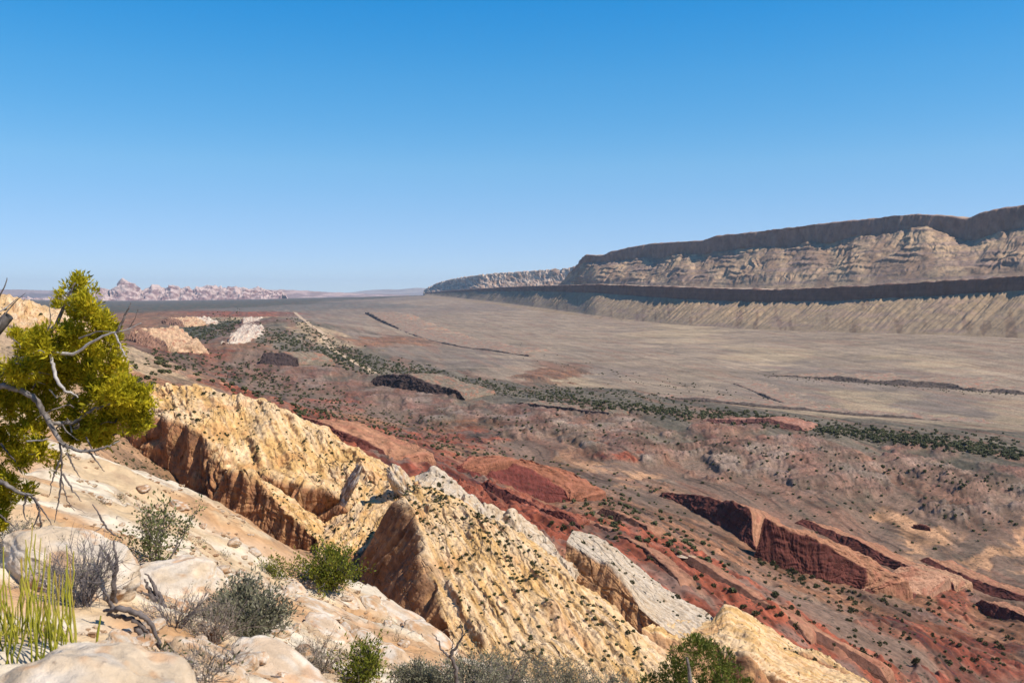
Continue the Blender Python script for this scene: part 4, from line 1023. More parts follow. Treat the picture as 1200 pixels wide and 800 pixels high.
fin('dark_cuesta', [(893, 440, 2215), (940, 443, 2170), (980, 446, 2130), (1010, 449, 2100), (1060, 452, 2060), (1110, 456, 2020), (1160, 461, 1960), (1230, 466, 1900)],
    [(895, 437, 2225), (940, 439, 2185), (980, 440, 2150), (1010, 443, 2120), (1060, 445, 2085), (1110, 449, 2045), (1160, 455, 1985), (1230, 461, 1915)],
    'dark broken cuesta crossing the tan plain at the right', seed=83, dipv=(180, 120, -3), colf=PLC, broken=0.3, nu=420, cl=3, dp=1.2, period=12, segs=(16, 20, 6), drop=30)
fin('low_cuesta', [(855, 449, 1990), (880, 458, 1900), (905, 468, 1790), (925, 476, 1680)], [(857, 448, 1995), (882, 457, 1905), (907, 466.5, 1797), (927, 475, 1687)],
    'short dark wash bank slanting down the plain right of centre', seed=85, dipv=(80, 60, -2), colf=PLC, broken=0.3, nu=200, cl=2, dp=0.8, period=9, segs=(10, 10, 5), drop=15)
fin('low_cuesta', [(700, 463, 1640), (760, 466, 1600), (830, 470, 1540), (900, 477, 1470), (980, 484, 1430), (1080, 492, 1370), (1180, 500, 1320)],
    [(700, 461, 1648), (760, 463.5, 1608), (830, 467, 1550), (900, 474, 1480), (980, 481.5, 1438), (1080, 490, 1376), (1180, 498, 1326)],
    'long thin dark bank where the plain meets the shrubby hogback', seed=87, dipv=(60, 50, -2), colf=PLC, broken=0.3, nu=400, cl=2, dp=0.8, period=9, segs=(10, 12, 5), drop=15)

tl = []
for u, v in [(345, 366), (352, 372), (362, 380), (374, 387), (380, 395), (384, 403), (390, 410), (402, 417), (415, 424), (428, 431), (438, 438)]:
    d_ = terr_d(u, v, 1000)
    tl.append(P(u, v, d_))
tl = catmull(np.array(tl), 160)
tn = np.gradient(tl, axis=0); tn = np.stack([tn[:, 1], -tn[:, 0], 0 * tn[:, 0]], 1); tn /= np.linalg.norm(tn, axis=1, keepdims=True)
tv = np.stack([tl + tn * k for k in np.linspace(-9, 9, 7)], 1)
tv[..., 2] = ground_z(tv[..., 0], tv[..., 1]) + 0.6
struct(link('dirt_track', quads_mesh('dirt_track', tv, grid_quads(160, 7)[:, ::-1], M_VALLEY, np.full(tv.shape, 1.0) * np.array([0.44, 0.31, 0.20]))))

# pale domes and white cliffs far on the left
for i, (f_, t_, lab) in enumerate([
    ([(150, 398, 2150), (160, 402, 2080), (172, 408, 2000), (185, 409, 1960), (196, 409, 1930)], [(152, 390, 2180), (160, 386, 2170), (170, 388, 2120), (182, 397, 2050), (198, 405, 1960)], 'far cream dome with a dark shaded hollow, lower one beside the juniper tip'),
    ([(190, 378, 3000), (198, 383, 2900), (208, 384, 2820), (216, 382, 2800)], [(192, 374, 3030), (198, 373, 3000), (206, 374, 2960), (216, 379, 2850)], 'far small cream dome, upper one left of the dark green flat'),
    ([(260, 402, 2300), (268, 405, 2230), (276, 402, 2260), (283, 392, 2500), (284, 378, 3100)], [(262, 398, 2330), (270, 394, 2360), (279, 388, 2560), (284, 380, 2900), (285, 371, 3400)], 'far whitish cliff edge at the right of the dark green flat'),
    ([(216, 378, 3050), (222, 382, 2950), (230, 382, 2950)], [(217, 372, 3100), (223, 374, 3060), (231, 379, 2990)], 'far little white knob at the head of the dark green flat'),
]):
    fin('pale_dome', f_, t_, lab, seed=91 + 3 * i, dipv=(50, 60, 0), nu=160, cl=6, dp=4, period=25, drop=40,
        colf=red_col(face=(0.22, 0.12, 0.08), dip=(0.46, 0.30, 0.18) if i < 2 else (0.48, 0.39, 0.30), seed=i))

# cream domes far left behind the juniper
E_lo = L((-260, 470, 380), (-120, 460, 390), (0, 445, 400), (50, 450, 410), (80, 455, 420))
E_mi = L((-260, 400, 450), (-120, 392, 460), (0, 392, 470), (50, 415, 480), (85, 435, 470))
E_cr = L((-260, 345, 560), (-120, 350, 570), (-40, 346, 580), (5, 348, 590), (30, 358, 585), (50, 380, 570), (70, 405, 550), (90, 425, 520))
ridgeE = loft('cream_dome_ridge', [E_lo, E_mi, E_cr, off(E_cr, 15, 40, -10), off(E_cr, 40, 90, -70)], 260, [60, 60, 14, 6], M_CREAM, ridge_disp(2.0, 2.6, 12, 26, 10, 19.0, along=False, k0=0), cream_col(0.35, (10, 8), 0.3, 19.0), key='E')
tag(ridgeE, 'pale lumpy slickrock hill seen behind the juniper at the left edge', 'ridge')
# ------------------------------------------------------------------ near slope
NC = [  # u, v, distance
    (0, 770, 5.0), (100, 775, 5.0), (200, 800, 5.2), (-200, 760, 5.0), (150, 770, 6.2), (300, 785, 8.0), (400, 805, 9.2), (250, 742, 9.5), (160, 700, 10), (90, 690, 8.5), (0, 690, 8.5),
    (340, 740, 13), (480, 795, 13.5), (250, 692, 14), (100, 605, 16), (0, 575, 16), (-200, 560, 15), (200, 640, 17), (350, 702, 18), (450, 752, 18),
    (200, 583, 27), (120, 543, 27), (300, 634, 27), (400, 684, 26), (480, 727, 25), (560, 777, 23), (620, 812, 21), (0, 522, 30), (60, 507, 34), (-200, 510, 34), (0, 507, 45), (-250, 500, 45), (70, 530, 46),
    (250, 608, 27.4), (350, 659, 26.5), (440, 706, 25.6), (150, 560, 22), (250, 640, 21), (400, 725, 21),
    (120, 640, 36), (210, 720, 34), (350, 800, 33), (500, 880, 30), (650, 930, 26), (800, 980, 21),
    (560, 830, 14), (640, 845, 14.5), (700, 860, 13), (900, 900, 13), (1200, 960, 11), (600, 900, 10), (900, 1050, 8), (1250, 1150, 7), (500, 880, 8),
]
nc = np.array(NC, float)
ncw = P(nc[:, 0], nc[:, 1], nc[:, 2])
ncw = np.concatenate([ncw, [[0, 0, -1.65], [0, 2, -1.85], [-2, 0, -1.5], [2, 0, -2.1], [0, -6, -1.4], [-8, -6, -0.6], [8, -6, -4], [-12, 4, -0.8], [12, 4, -6], [-15, 12, -1.5], [-1.2, 2.6, -1.85], [0, -30, -4], [-30, 0, -3], [30, 0, -16], [-30, 30, -4], [30, 30, -24], [15, 20, -13]]])
_nn = len(ncw)
_nD = np.linalg.norm(ncw[:, None, :2] - ncw[None, :, :2], axis=2) - np.eye(_nn) * 0.05
_nP = np.concatenate([np.ones((_nn, 1)), ncw[:, :2]], 1)
_nsol = np.linalg.solve(np.block([[_nD, _nP], [_nP.T, np.zeros((3, 3))]]), np.concatenate([ncw[:, 2], np.zeros(3)]))
# beds of the slickrock run down the slope to the right
BD = math.radians(-33)


def near_z(x, y, fine=True):
    x, y = np.asarray(x, float), np.asarray(y, float)
    sh = x.shape
    x, y = x.ravel(), y.ravel()
    z = np.empty(len(x))
    for i in range(0, len(x), 60000):
        sl = slice(i, i + 60000)
        d = np.sqrt((x[sl, None] - ncw[None, :, 0]) ** 2 + (y[sl, None] - ncw[None, :, 1]) ** 2)
        z[sl] = d @ _nsol[:_nn] + _nsol[_nn] + _nsol[_nn + 1] * x[sl] + _nsol[_nn + 2] * y[sl]
    a = x * math.cos(BD) - y * math.sin(BD); b = x * math.sin(BD) + y * math.cos(BD)
    k = sstep(2, 9, np.hypot(x, y))
    z = z + 0.22 * k * fbm(x / 3.2, y / 3.2, 0.4, 4)
    w = 0.8 * fbm(x / 4, y / 4, 3.3, 3)
    led = (b + w) / 0.85
    fr = led - np.floor(led)
    amp = sstep(-0.15, 0.35, fbm(a / 5, b / 2.5, 7, 3))
    z = z + amp * (0.3 + 0.7 * k) * 0.2 * (fr - sstep(0.9, 1.0, fr))
    l2 = (b + 0.5 * w) / 0.31
    f2 = l2 - np.floor(l2)
    z = z + sstep(-0.1, 0.3, fbm(a / 2.5, b / 1.6, 37, 3)) * k * 0.075 * (f2 - sstep(0.88, 1.0, f2))
    z = z + 0.035 * rid(a / 2.2, b / 0.22, 5, 4) + 0.03 * k * fbm(x / 0.5, y / 0.5, 9, 3)
    if fine: z = z + 0.012 * fbm(x / 0.12, y / 0.12, 1, 3)
    return z.reshape(sh)


def make_near():
    az = np.concatenate([np.linspace(-math.pi, -0.62, 70)[:-1], np.linspace(-0.62, 0.5, 780)[:-1], np.linspace(0.5, math.pi, 70)])
    r = np.exp(np.linspace(math.log(0.5), math.log(48), 640))
    A, R = np.meshgrid(az, r, indexing='ij')
    x, y = R * np.sin(A), R * np.cos(A)
    z = near_z(x, y)
    V = np.stack([x, y, z], -1)
    a = x * math.cos(BD) - y * math.sin(BD); b = x * math.sin(BD) + y * math.cos(BD)
    o = np.zeros(V.shape)
    k = fbm(a / 6, b / 1.1, 2, 4, 0.6)
    rgb = mixc(np.array([0.47, 0.335, 0.195]) + o, np.array([0.55, 0.455, 0.33]) + o, sstep(-0.3, 0.35, k + 0.5 * fbm(x / 5, y / 5, 8, 3)))
    rgb = mixc(rgb, np.array([0.42, 0.22, 0.095]) + o, 0.75 * sstep(0.1, 0.42, fbm(x / 2.6, y / 2.6, 4.5, 4)))
    rgb = mixc(rgb, np.array([0.27, 0.17, 0.10]) + o, 0.5 * sstep(0.2, 0.5, fbm(x / 1.0, y / 1.0, 14.5, 4)))
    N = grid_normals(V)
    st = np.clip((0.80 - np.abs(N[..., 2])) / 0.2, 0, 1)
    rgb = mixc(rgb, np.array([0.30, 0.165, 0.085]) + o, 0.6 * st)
    Q = grid_quads(*V.shape[:2])[:, ::-1]
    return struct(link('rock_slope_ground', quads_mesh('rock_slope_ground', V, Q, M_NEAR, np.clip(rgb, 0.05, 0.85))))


make_near()


def on_near(u, v, lo=2.0, hi=40.0):
    """point of the near slope seen at pixel (u, v)"""
    d = np.exp(np.linspace(math.log(lo), math.log(hi), 500))
    p = P(u, v, d)
    h = p[:, 2] - near_z(p[:, 0], p[:, 1], False)
    i = np.argmax(h < 0) if (h < 0).any() else int(np.argmin(h))
    q = p[i]
    return np.array([q[0], q[1], near_z(q[0:1], q[1:2], False)[0]])


# ------------------------------------------------------------------ mesh builder for plants and stones
class MB:
    def __init__(self): self.v, self.f, self.t, self.n = [], [], [], 0

    def add(self, V, Q, tint=0.5):
        V = np.asarray(V, float).reshape(-1, 3); Q = np.asarray(Q).reshape(-1, 4)
        self.v.append(V); self.f.append(Q + self.n); self.n += len(V)
        self.t.append(np.broadcast_to(np.asarray(tint, float), (len(Q),)).copy())

    def tube(self, pts, rad, k=5, tint=0.5):
        pts = np.asarray(pts, float); n = len(pts)
        rad = np.interp(np.linspace(0, 1, n), np.linspace(0, 1, len(rad)), rad)
        tg = np.gradient(pts, axis=0); tg /= np.maximum(np.linalg.norm(tg, axis=1, keepdims=True), 1e-9)
        ref = np.array([0.31, 0.87, 0.38]); ref = np.where(np.abs(tg @ ref)[:, None] > 0.95, np.array([0.9, -0.3, 0.3]), ref)
        a = np.cross(tg, ref); a /= np.linalg.norm(a, axis=1, keepdims=True); b = np.cross(tg, a)
        ang = np.linspace(0, 2 * math.pi, k, endpoint=False)
        V = pts[:, None] + rad[:, None, None] * (np.cos(ang)[None, :, None] * a[:, None] + np.sin(ang)[None, :, None] * b[:, None])
        i = np.arange(n * k).reshape(n, k); j = np.roll(i, -1, 1)
        Q = np.stack([i[:-1], j[:-1], j[1:], i[1:]], -1).reshape(-1, 4)
        self.add(V, Q, tint)

    def leaves(self, C, D, ln, wd, tint):
        """one quad per centre C along direction D"""
        C, D = np.asarray(C, float), np.asarray(D, float)
        D = D / np.maximum(np.linalg.norm(D, axis=1, keepdims=True), 1e-9)
        s = np.cross(D, RNG.normal(size=D.shape)); s /= np.maximum(np.linalg.norm(s, axis=1, keepdims=True), 1e-9)
        ln = np.broadcast_to(ln, (len(C),))[:, None]; wd = np.broadcast_to(wd, (len(C),))[:, None]
        V = np.stack([C, C + D * ln * 0.5 + s * wd * 0.5, C + D * ln, C + D * ln * 0.5 - s * wd * 0.5], 1)
        self.add(V, np.arange(len(C) * 4).reshape(-1, 4), tint)

    def build(self, name, mat, parent=None, base=(0, 0, 0), smooth=False):
        V = np.concatenate(self.v) - np.asarray(base, float)
        return link(name, quads_mesh(name, V, np.concatenate(self.f), mat, tint=np.concatenate(self.t), smooth=smooth), parent, None if parent is not None else base)


def wander(p0, d0, length, n=7, wob=0.25, bend=(0, 0, 0)):
    p = [np.array(p0, float)]; d = np.array(d0, float); d /= np.linalg.norm(d)
    for i in range(n - 1):
        d = d + RNG.normal(size=3) * wob + np.array(bend) / n
        d /= np.linalg.norm(d)
        p.append(p[-1] + d * length / (n - 1))
    return np.array(p)


def cubesphere(n):
    g = np.linspace(-1, 1, n); a, b = np.meshgrid(g, g, indexing='ij'); o = np.ones_like(a)
    Vs, Qs, k = [], [], 0
    for s in ((a, b, o), (b, a, -o), (o, a, b), (-o, b, a), (b, o, a), (a, -o, b)):
        V = np.stack(s, -1); Vs.append(V.reshape(-1, 3)); Qs.append(grid_quads(n, n) + k); k += n * n
    V = np.concatenate(Vs); return V / np.linalg.norm(V, axis=1, keepdims=True) ** 0.8, np.concatenate(Qs)


def boulder(name, loc, size, rot=0.0, tilt=(0, 0), label='', cat='boulder', group=None, seed=0.0, n=28, rough=0.18, tone=None, mat=None):
    V, Q = cubesphere(n)
    k = 1 + rough * fbm(V[:, 0] * 0.9 + seed, V[:, 1] * 0.9, V[:, 2] * 0.9, 4) + 0.06 * np.round(3 * fbm(V[:, 0] * 1.3 + seed, V[:, 1] * 1.3, V[:, 2] * 1.3, 2)) / 3
    k += 0.012 * rid(V[:, 0] * 2 + seed, V[:, 1] * 2, V[:, 2] * 12, 2)
    W = V * k[:, None] * np.array(size)
    o_ = np.zeros(W.shape)
    t1 = np.array(tone if tone else (0.47, 0.36, 0.245))
    A = mixc(t1 + o_, np.array([0.50, 0.42, 0.33]) + o_, sstep(-0.3, 0.4, fbm(V[:, 0] * 1.5 + seed, V[:, 1] * 1.5, V[:, 2] * 5, 3)))
    A = mixc(A, np.array([0.42, 0.22, 0.10]) + o_, 0.6 * sstep(0.2, 0.5, fbm(V[:, 0] * 2 + seed + 5, V[:, 1] * 2, V[:, 2] * 2, 3)))
    me = quads_mesh(name, W, Q, mat or M_STONE, np.clip(A, 0.05, 0.85))
    o = link(name, me, None, tuple(loc))
    o.rotation_euler = (tilt[0], tilt[1], rot)
    return tag(o, label, cat, group)


# ------------------------------------------------------------------ blocks standing on the crests
def crag(u, v, d, size, tilt, rot, label, seed, tone):
    p = P(u, v, d)
    return boulder('crag', p, size, rot, tilt, label, 'rock', None, seed, 44, 0.32, tone, M_CREAM)


crag(474, 574, 268, (2.8, 3.5, 8.6), (0.1, -0.50), 0.2, 'leaning pale crag with rounded tip standing on the ridge crest', 2.2, (0.46, 0.34, 0.21))
crag(497, 596, 262, (3.2, 3.5, 5.0), (0.0, -0.35), 0.6, 'whitish squat crag just right of the leaning crag', 9.2, (0.46, 0.40, 0.32))
crag(556, 606, 236, (3.2, 3.0, 6.0), (0.1, -0.45), 0.4, 'pale blocky crag with brown side on the white slab crest', 5.4, (0.46, 0.36, 0.24))
pz = P(803, 652, terr_d(803, 652))
boulder('pale_slab', pz, (9, 4.5, 1.1), 1.1, (0.0, 0.25), 'small pale tan slab lying on the red slope', 'slab', None, 61, 30, 0.2, (0.42, 0.29, 0.18), M_CREAM)
crag(404, 582, 271, (0.9, 3.4, 10.5), (0.15, 0.42), 0.5, 'thin dark leaning crag like a shark fin on the yellow slope', 11.3, (0.20, 0.13, 0.08))

# ------------------------------------------------------------------ foreground rocks
pb = P(52, 800, 3.3)
boulder('boulder', (pb[0], pb[1] + 0.3, pb[2] - 0.43), (0.45, 0.42, 0.40), 0.15, (0.0, 0.10), 'closest pale boulder filling the bottom left corner', seed=3.1, n=70, rough=0.16)
pb = on_near(52, 690)
boulder('boulder', (pb[0], pb[1] + 0.3, pb[2] - 0.02), (0.60, 0.5, 0.38), -0.2, (0.05, 0.22), 'rounded cream boulder behind the yellow green stems', seed=7.7, n=60)
pb = on_near(200, 690)
boulder('boulder', (pb[0], pb[1], pb[2] - 0.05), (0.50, 0.75, 0.30), -0.55, (0.12, 0.35), 'long pale boulder between the dead snag and the leafy shrub', seed=12.3, n=60)
slab_spots = [(400, 700, .55, 'flat slab with a shadowed edge under the round green bush'), (440, 712, .5, 'narrow slab right of the shadow edged flat slab'), (372, 716, .5, 'broad flat slab on orange sand near the grey green shrub'),
              (475, 730, .9, 'largest tilted pale slab at the rim before the ribbed cliff'), (505, 752, .7, 'pale slab at the rim left of the dead branch'), (430, 752, .4, 'small slab beside the tan brush'), (385, 745, .45, 'thin slab midway down the slope below the sand'), (345, 690, .4, 'flat stone near the little green shrub'), (300, 700, .35, 'small pale slab above the grey green shrub'),
              (465, 780, .5, 'slab at the left of the big grey shrub'), (330, 790, .4, 'brownish slab beside the fallen grey wood'), (240, 782, .3, 'small stone below the fallen grey wood'), (150, 762, .16, 'little brown stone on the smooth rock near the lone stem'), (360, 672, .35, 'small slab next to the little green shrub, uphill of the green bush')]
for i, (u, v, s, lab) in enumerate(slab_spots):
    p = on_near(u, v)
    boulder('rock_slab', (p[0], p[1], p[2] + 0.02 * s), (s, s * random.uniform(.45, .7), s * random.uniform(.14, .22)), random.uniform(-0.9, -0.2), (random.uniform(-.05, .15), random.uniform(.3, .5)), lab, 'slab', 'slabs on the near slope', seed=20 + i * 1.7, n=22, rough=0.25, tone=random.choice([(0.40, 0.27, 0.16), (0.46, 0.34, 0.23)]))
for i in range(130):
    u, v = random.uniform(110, 560), random.uniform(560, 800)
    if v < 535 + 0.52 * (u - 100): continue
    p = on_near(u, v); s = random.uniform(0.05, 0.16) * (0.6 + p[1] / 25)
    boulder('stone', (p[0], p[1], p[2] + 0.2 * s), (s, s * .75, s * .5), random.uniform(0, 6), (random.uniform(-.3, .3), random.uniform(0, .5)), 'small loose stone lying on the near slickrock slope', 'stone', 'small stones on the near slope', seed=60 + i * 2.1, n=9, rough=0.3, tone=random.choice([(0.40, 0.27, 0.16), (0.34, 0.19, 0.10), (0.44, 0.33, 0.23)]))


gm = MB()
CV, CQ = cubesphere(3)
n_ok = 0
while n_ok < 3200:
    r_ = math.exp(random.uniform(math.log(3.5), math.log(27))); a_ = random.uniform(-0.5, 0.12)
    x_, y_ = r_ * math.sin(a_), r_ * math.cos(a_)
    if fbm(x_ / 1.6, y_ / 1.6, 3.9, 3) < random.uniform(-0.1, 0.45): continue
    z_ = near_z(np.array([x_]), np.array([y_]), False)[0]
    s_ = random.uniform(0.008, 0.028) * (0.5 + r_ / 14)
    gm.add(CV * (1 + 0.25 * RNG.normal(size=(len(CV), 1)).clip(-1, 1)) * s_ * np.array([1.2, 0.9, 0.6]) + np.array([x_, y_, z_ + s_ * .2]), CQ, random.random())
    n_ok += 1
lm_ = MB()
for _ in range(330):
    r_ = math.exp(random.uniform(math.log(4.5), math.log(22))); a_ = random.uniform(-0.5, 0.05)
    x_, y_ = r_ * math.sin(a_), r_ * math.cos(a_)
    if fbm(x_ / 2.2, y_ / 2.2, 8.9, 2) < random.uniform(-0.1, 0.3): continue
    q_ = wander((x_, y_, 0), (random.uniform(-1, 1), random.uniform(-1, 1), 0), random.uniform(.12, .6), 6, 0.35)
    q_[:, 2] = near_z(q_[:, 0], q_[:, 1], False) + random.uniform(0.004, 0.02) + np.abs(RNG.normal(size=6)) * 0.012
    lm_.tube(q_, [random.uniform(.003, .009), .002], 4)
struct(lm_.build('twig_litter', M_DEAD), 'stuff')
struct(gm.build('gravel', mat_leaf('gravel_stone', [(0.28, 0.16, 0.085), (0.40, 0.27, 0.16), (0.46, 0.35, 0.24)], 0.0)), 'stuff')

# ------------------------------------------------------------------ plants
def shrub(name, base, h, w, label, leaf_mat, twig_mat, stems=14, leaves=900, ll=0.035, lw=0.014, group=None, cat='shrub', lean=(0, 0, 0), open_=1.0, twigs=5, thick=0.008, leaf_name='foliage', up=1.0):
    base = np.asarray(base, float)
    root = empty(name, tuple(base), label, cat, group)
    tb, lb = MB(), MB()
    tips = []
    for s in range(stems):
        a = RNG.uniform(0, 2 * math.pi); e = RNG.uniform(0.1, 1.0) * open_
        d = np.array([math.cos(a) * e * w / h, math.sin(a) * e * w / h, up * 0.9]) + np.array(lean)
        p = wander(base + np.array([math.cos(a), math.sin(a), 0]) * RNG.uniform(0, 0.12) * w + [0, 0, -0.04], d, h * RNG.uniform(0.75, 1.1), 8, 0.16)
        tb.tube(p, [thick, thick * 0.3], 4)
        tips.append(p[3:])
        for _ in range(twigs):
            i = RNG.integers(2, 7); d2 = (p[i] - p[i - 1]); d2 = d2 / np.linalg.norm(d2) + RNG.normal(size=3) * 0.55 + [0, 0, 0.1]
            q = wander(p[i], d2, h * RNG.uniform(0.2, 0.45), 5, 0.22)
            tb.tube(q, [thick * 0.5, thick * 0.18], 3)
            tips.append(q[1:])
    tb.build('branches', twig_mat, root, base)
    if leaves:
        T = np.concatenate(tips)
        C = T[RNG.integers(0, len(T), leaves)] + RNG.normal(size=(leaves, 3)) * ll * 0.9
        D = (C - base) / h + RNG.normal(size=(leaves, 3)) * 0.8 + np.array([0, 0, 0.4])
        lb.leaves(C, D, ll * RNG.uniform(0.6, 1.4, leaves), lw * RNG.uniform(0.7, 1.3, leaves), np.clip(RNG.normal(0.5, 0.28, leaves), 0, 1))
        lb.build(leaf_name, leaf_mat, root, base)
    return root


shrub('leafy_shrub', on_near(185, 668), 1.05, 0.85, 'open leafy shrub with small olive leaves on the cream slope', M_LEAFY, M_DEAD, 16, 1500, 0.05, 0.032, open_=1.0, thick=0.012)
shrub('grey_green_shrub', on_near(278, 742), 0.5, 0.8, 'dense dull grey green shrub right of the long pale boulder', M_SAGE, M_TWIG, 44, 9500, 0.045, 0.018, lean=(0.25, -0.05, 0), twigs=7)
shrub('dead_brush', on_near(92, 660), 0.42, 0.55, 'round dark grey dead brush on the slope under the juniper', M_SAGE, M_TWIG, 46, 300, 0.02, 0.008, twigs=9, thick=0.006)
shrub('dead_brush', on_near(95, 708), 0.55, 0.5, 'purplish grey twiggy brush right behind the yellow green stems', M_SAGE, M_TWIG, 46, 500, 0.02, 0.008, twigs=9, thick=0.005)
shrub('dead_brush', on_near(12, 655), 0.5, 0.5, 'shaded grey brush at the left edge under the juniper', M_SAGE, M_TWIG, 36, 1200, 0.03, 0.012, twigs=8, thick=0.005)
shrub('dead_brush', on_near(248, 752), 0.42, 0.4, 'small brownish brush below the grey green shrub', M_SAGE, M_TWIGT, 34, 350, 0.02, 0.008, twigs=8, thick=0.005)
shrub('dead_brush', on_near(238, 800), 0.3, 0.4, 'low reddish brown brush at the bottom edge', M_SAGE, M_TWIGT, 30, 150, 0.02, 0.008, twigs=8, thick=0.004)
shrub('dead_brush', on_near(375, 786), 0.42, 0.5, 'pale grey tan brush left of the yellow green bush', M_SAGE, M_TWIGT, 44, 700, 0.022, 0.009, twigs=8, thick=0.005)
shrub('dead_brush', on_near(205, 735), 0.4, 0.45, 'thin grey brush by the broken stump', M_SAGE, M_TWIG, 26, 250, 0.02, 0.008, twigs=7, thick=0.005)
shrub('yellow_green_bush', on_near(422, 803), 0.42, 0.28, 'yellow green bush at the bottom beside the pale brush', M_GREENB, M_DEAD, 22, 2400, 0.05, 0.016, twigs=6)
shrub('small_green_shrub', on_near(325, 677), 0.55, 0.55, 'little green shrub casting a shadow at the rim of the slope', M_GREENB, M_DEAD, 12, 900, 0.06, 0.03, twigs=5)
shrub('green_bush', on_near(390, 693), 1.1, 0.85, 'round green bush at the rim before the ribbed cliff', M_GREENB, M_DEAD, 30, 6500, 0.075, 0.036, twigs=7, thick=0.014)
for i, (u, v, h, w, lab) in enumerate([(595, 835, 0.95, .9, 'big grey shrub at the bottom centre, left half of the thicket'), (655, 830, 1.05, .9, 'big grey shrub at the bottom centre, tallest part of the thicket'), (545, 838, 0.7, .8, 'grey shrub around the foot of the dead branch'), (700, 850, 0.9, .7, 'grey shrub forming the right end of the thicket'), (490, 812, .4, .5, 'low grey shrub left of the dead branch')]):
    shrub('grey_shrub', on_near(u, v), h, w, lab, M_SAGE, M_TWIG, 44, 7500, 0.036, 0.016, twigs=8, thick=0.007, group='grey shrubs at the bottom centre')
for i in range(34):
    u, v = random.uniform(105, 540), random.uniform(540, 800)
    if v < 540 + 0.52 * (u - 100) + 4: continue
    shrub('grass_tuft', on_near(u, v), random.uniform(.10, .2), random.uniform(.15, .3), 'tiny dark dry tuft growing in a crack of the near slope', M_DOT, M_TWIG, 9, 90, 0.04, 0.012, group='dry tufts on the near slope', cat='tuft', twigs=3, thick=0.003)

# pinyon at the bottom right of centre
pp = on_near(812, 850, hi=20)


def conifer(name, base, clusters, label, mat, n_sprig, spr=0.07, trunk=None, cat='tree', seed=1, wmul=1.0, tintf=None, limb_mat=M_BARK):
    base = np.asarray(base, float)
    root = empty(name, tuple(base), label, cat)
    lb = MB()
    vol = np.array([c[1] ** 2 for c in clusters]); vol = vol / vol.sum()
    for (cc, rad, squash), f in zip(clusters, vol):
        n = max(8, int(n_sprig * f))
        d = RNG.normal(size=(n, 3)); d /= np.linalg.norm(d, axis=1, keepdims=True)
        rr = RNG.uniform(0.15, 1.0, n) ** 0.6
        C = np.asarray(cc) + d * rr[:, None] * rad * np.array([1, 1, squash])
        keep = fbm(C[:, 0] / 0.16 + seed, C[:, 1] / 0.22, C[:, 2] / 0.22, 3) > 0.06
        C, d = C[keep], d[keep]
        base_t = 0.5 + 0.28 * pn(C[:, 0] / 0.25, C[:, 1] / 0.25, C[:, 2] / 0.25) + RNG.normal(0, 0.12, len(C))
        dd = d * 0.7 + np.array([0.1, 0, 0.55]) + RNG.normal(size=C.shape) * 0.45
        for _ in range(6):
            lb.leaves(C + RNG.normal(size=C.shape) * spr * 0.25, dd + RNG.normal(size=C.shape) * 0.55, spr * RNG.uniform(0.6, 1.2, len(C)), spr * 0.24 * wmul * RNG.uniform(0.7, 1.3, len(C)), np.clip(base_t + RNG.normal(0, 0.1, len(C)), 0, 1))
    lb.build('foliage', mat, root, base)
    return root


cl = []
for (u, v, r_) in [(800, 772, 20), (825, 760, 18), (840, 775, 22), (785, 790, 20), (815, 795, 26), (850, 795, 22), (760, 805, 16), (870, 805, 14), (830, 830, 30), (790, 825, 26), (812, 752, 12)]:
    d = 16.5 + random.uniform(-.35, .35)
    cl.append((P(u, v, d), r_ / F * d, 0.85))
b = conifer('pinyon_pine', pp, cl, 'dark green bushy pinyon peeking over the bottom edge below the scooped wall', mat_leaf('pinyon_green', [(0.04, 0.055, 0.012), (0.085, 0.11, 0.02), (0.16, 0.18, 0.03), (0.22, 0.22, 0.04)], 0.3), 3400, 0.09)
tbm = MB()
tbm.tube(wander(pp - [0, 0, .2], (0.05, 0.02, 1), 1.5, 8, 0.1), [0.07, 0.02], 7)
tbm.build('trunk', M_BARK, b, pp)

# ------------------------------------------------------------------ the juniper on the left
JD = 8.6
jb = P(-70, 700, JD); jb[2] = near_z(jb[0:1], jb[1:2])[0]
J = []
for (u, v, r_, dd) in [(8, 565, 15, 0), (20, 540, 14, 0), (4, 595, 14, .1), (45, 525, 13, -.1), (30, 575, 9, 0), (70, 440, 26, .55), (90, 445, 22, .6), (60, 470, 24, .6), (85, 500, 20, .55), (40, 430, 24, .6), (20, 455, 24, .5), (75, 410, 22, .6), (30, 510, 20, .5), (5, 475, 22, .4), (5, 520, 18, .3)]:
    J.append((P(u, v, JD + dd), r_ / F * JD, 0.95))
for (u, v, r_, dd) in [(92, 338, 17, 0), (84, 352, 17, .1), (104, 356, 16, -.1), (110, 342, 9, 0), (96, 372, 12, 0), (92, 392, 20, .1), (115, 385, 22, -.1), (128, 398, 16, .1), (75, 398, 18, .2), (55, 400, 20, -.1), (38, 408, 20, .3), (18, 402, 16, 0), (60, 425, 22, .3), (100, 415, 24, .3), (25, 430, 22, -.2), (45, 448, 16, .4), (8, 440, 16, .1),
                      (112, 440, 20, .2), (130, 432, 18, .3), (140, 455, 20, 0), (120, 465, 26, .2), (100, 452, 16, .4), (152, 470, 18, .1), (168, 468, 16, 0), (172, 486, 14, .1), (160, 496, 15, .2), (138, 490, 22, .1), (112, 492, 24, .2), (92, 480, 16, .4), (118, 512, 16, .1), (138, 512, 12, 0), (20, 470, 20, .2), (32, 492, 22, .1), (10, 500, 18, .2), (50, 508, 14, .4), (88, 510, 12, .3), (70, 530, 10, .2), (58, 545, 10, .2), (40, 535, 8, .1),
                      (4, 548, 14, .2), (2, 580, 14, .1), (-10, 610, 16, .2), (-30, 480, 40, 0), (-40, 410, 34, .2), (-50, 540, 36, .2), (-80, 460, 40, .3), (-20, 380, 14, .2)]:
    J.append((P(u, v, JD + dd + random.uniform(-.2, .2)), r_ / F * JD, 0.95))
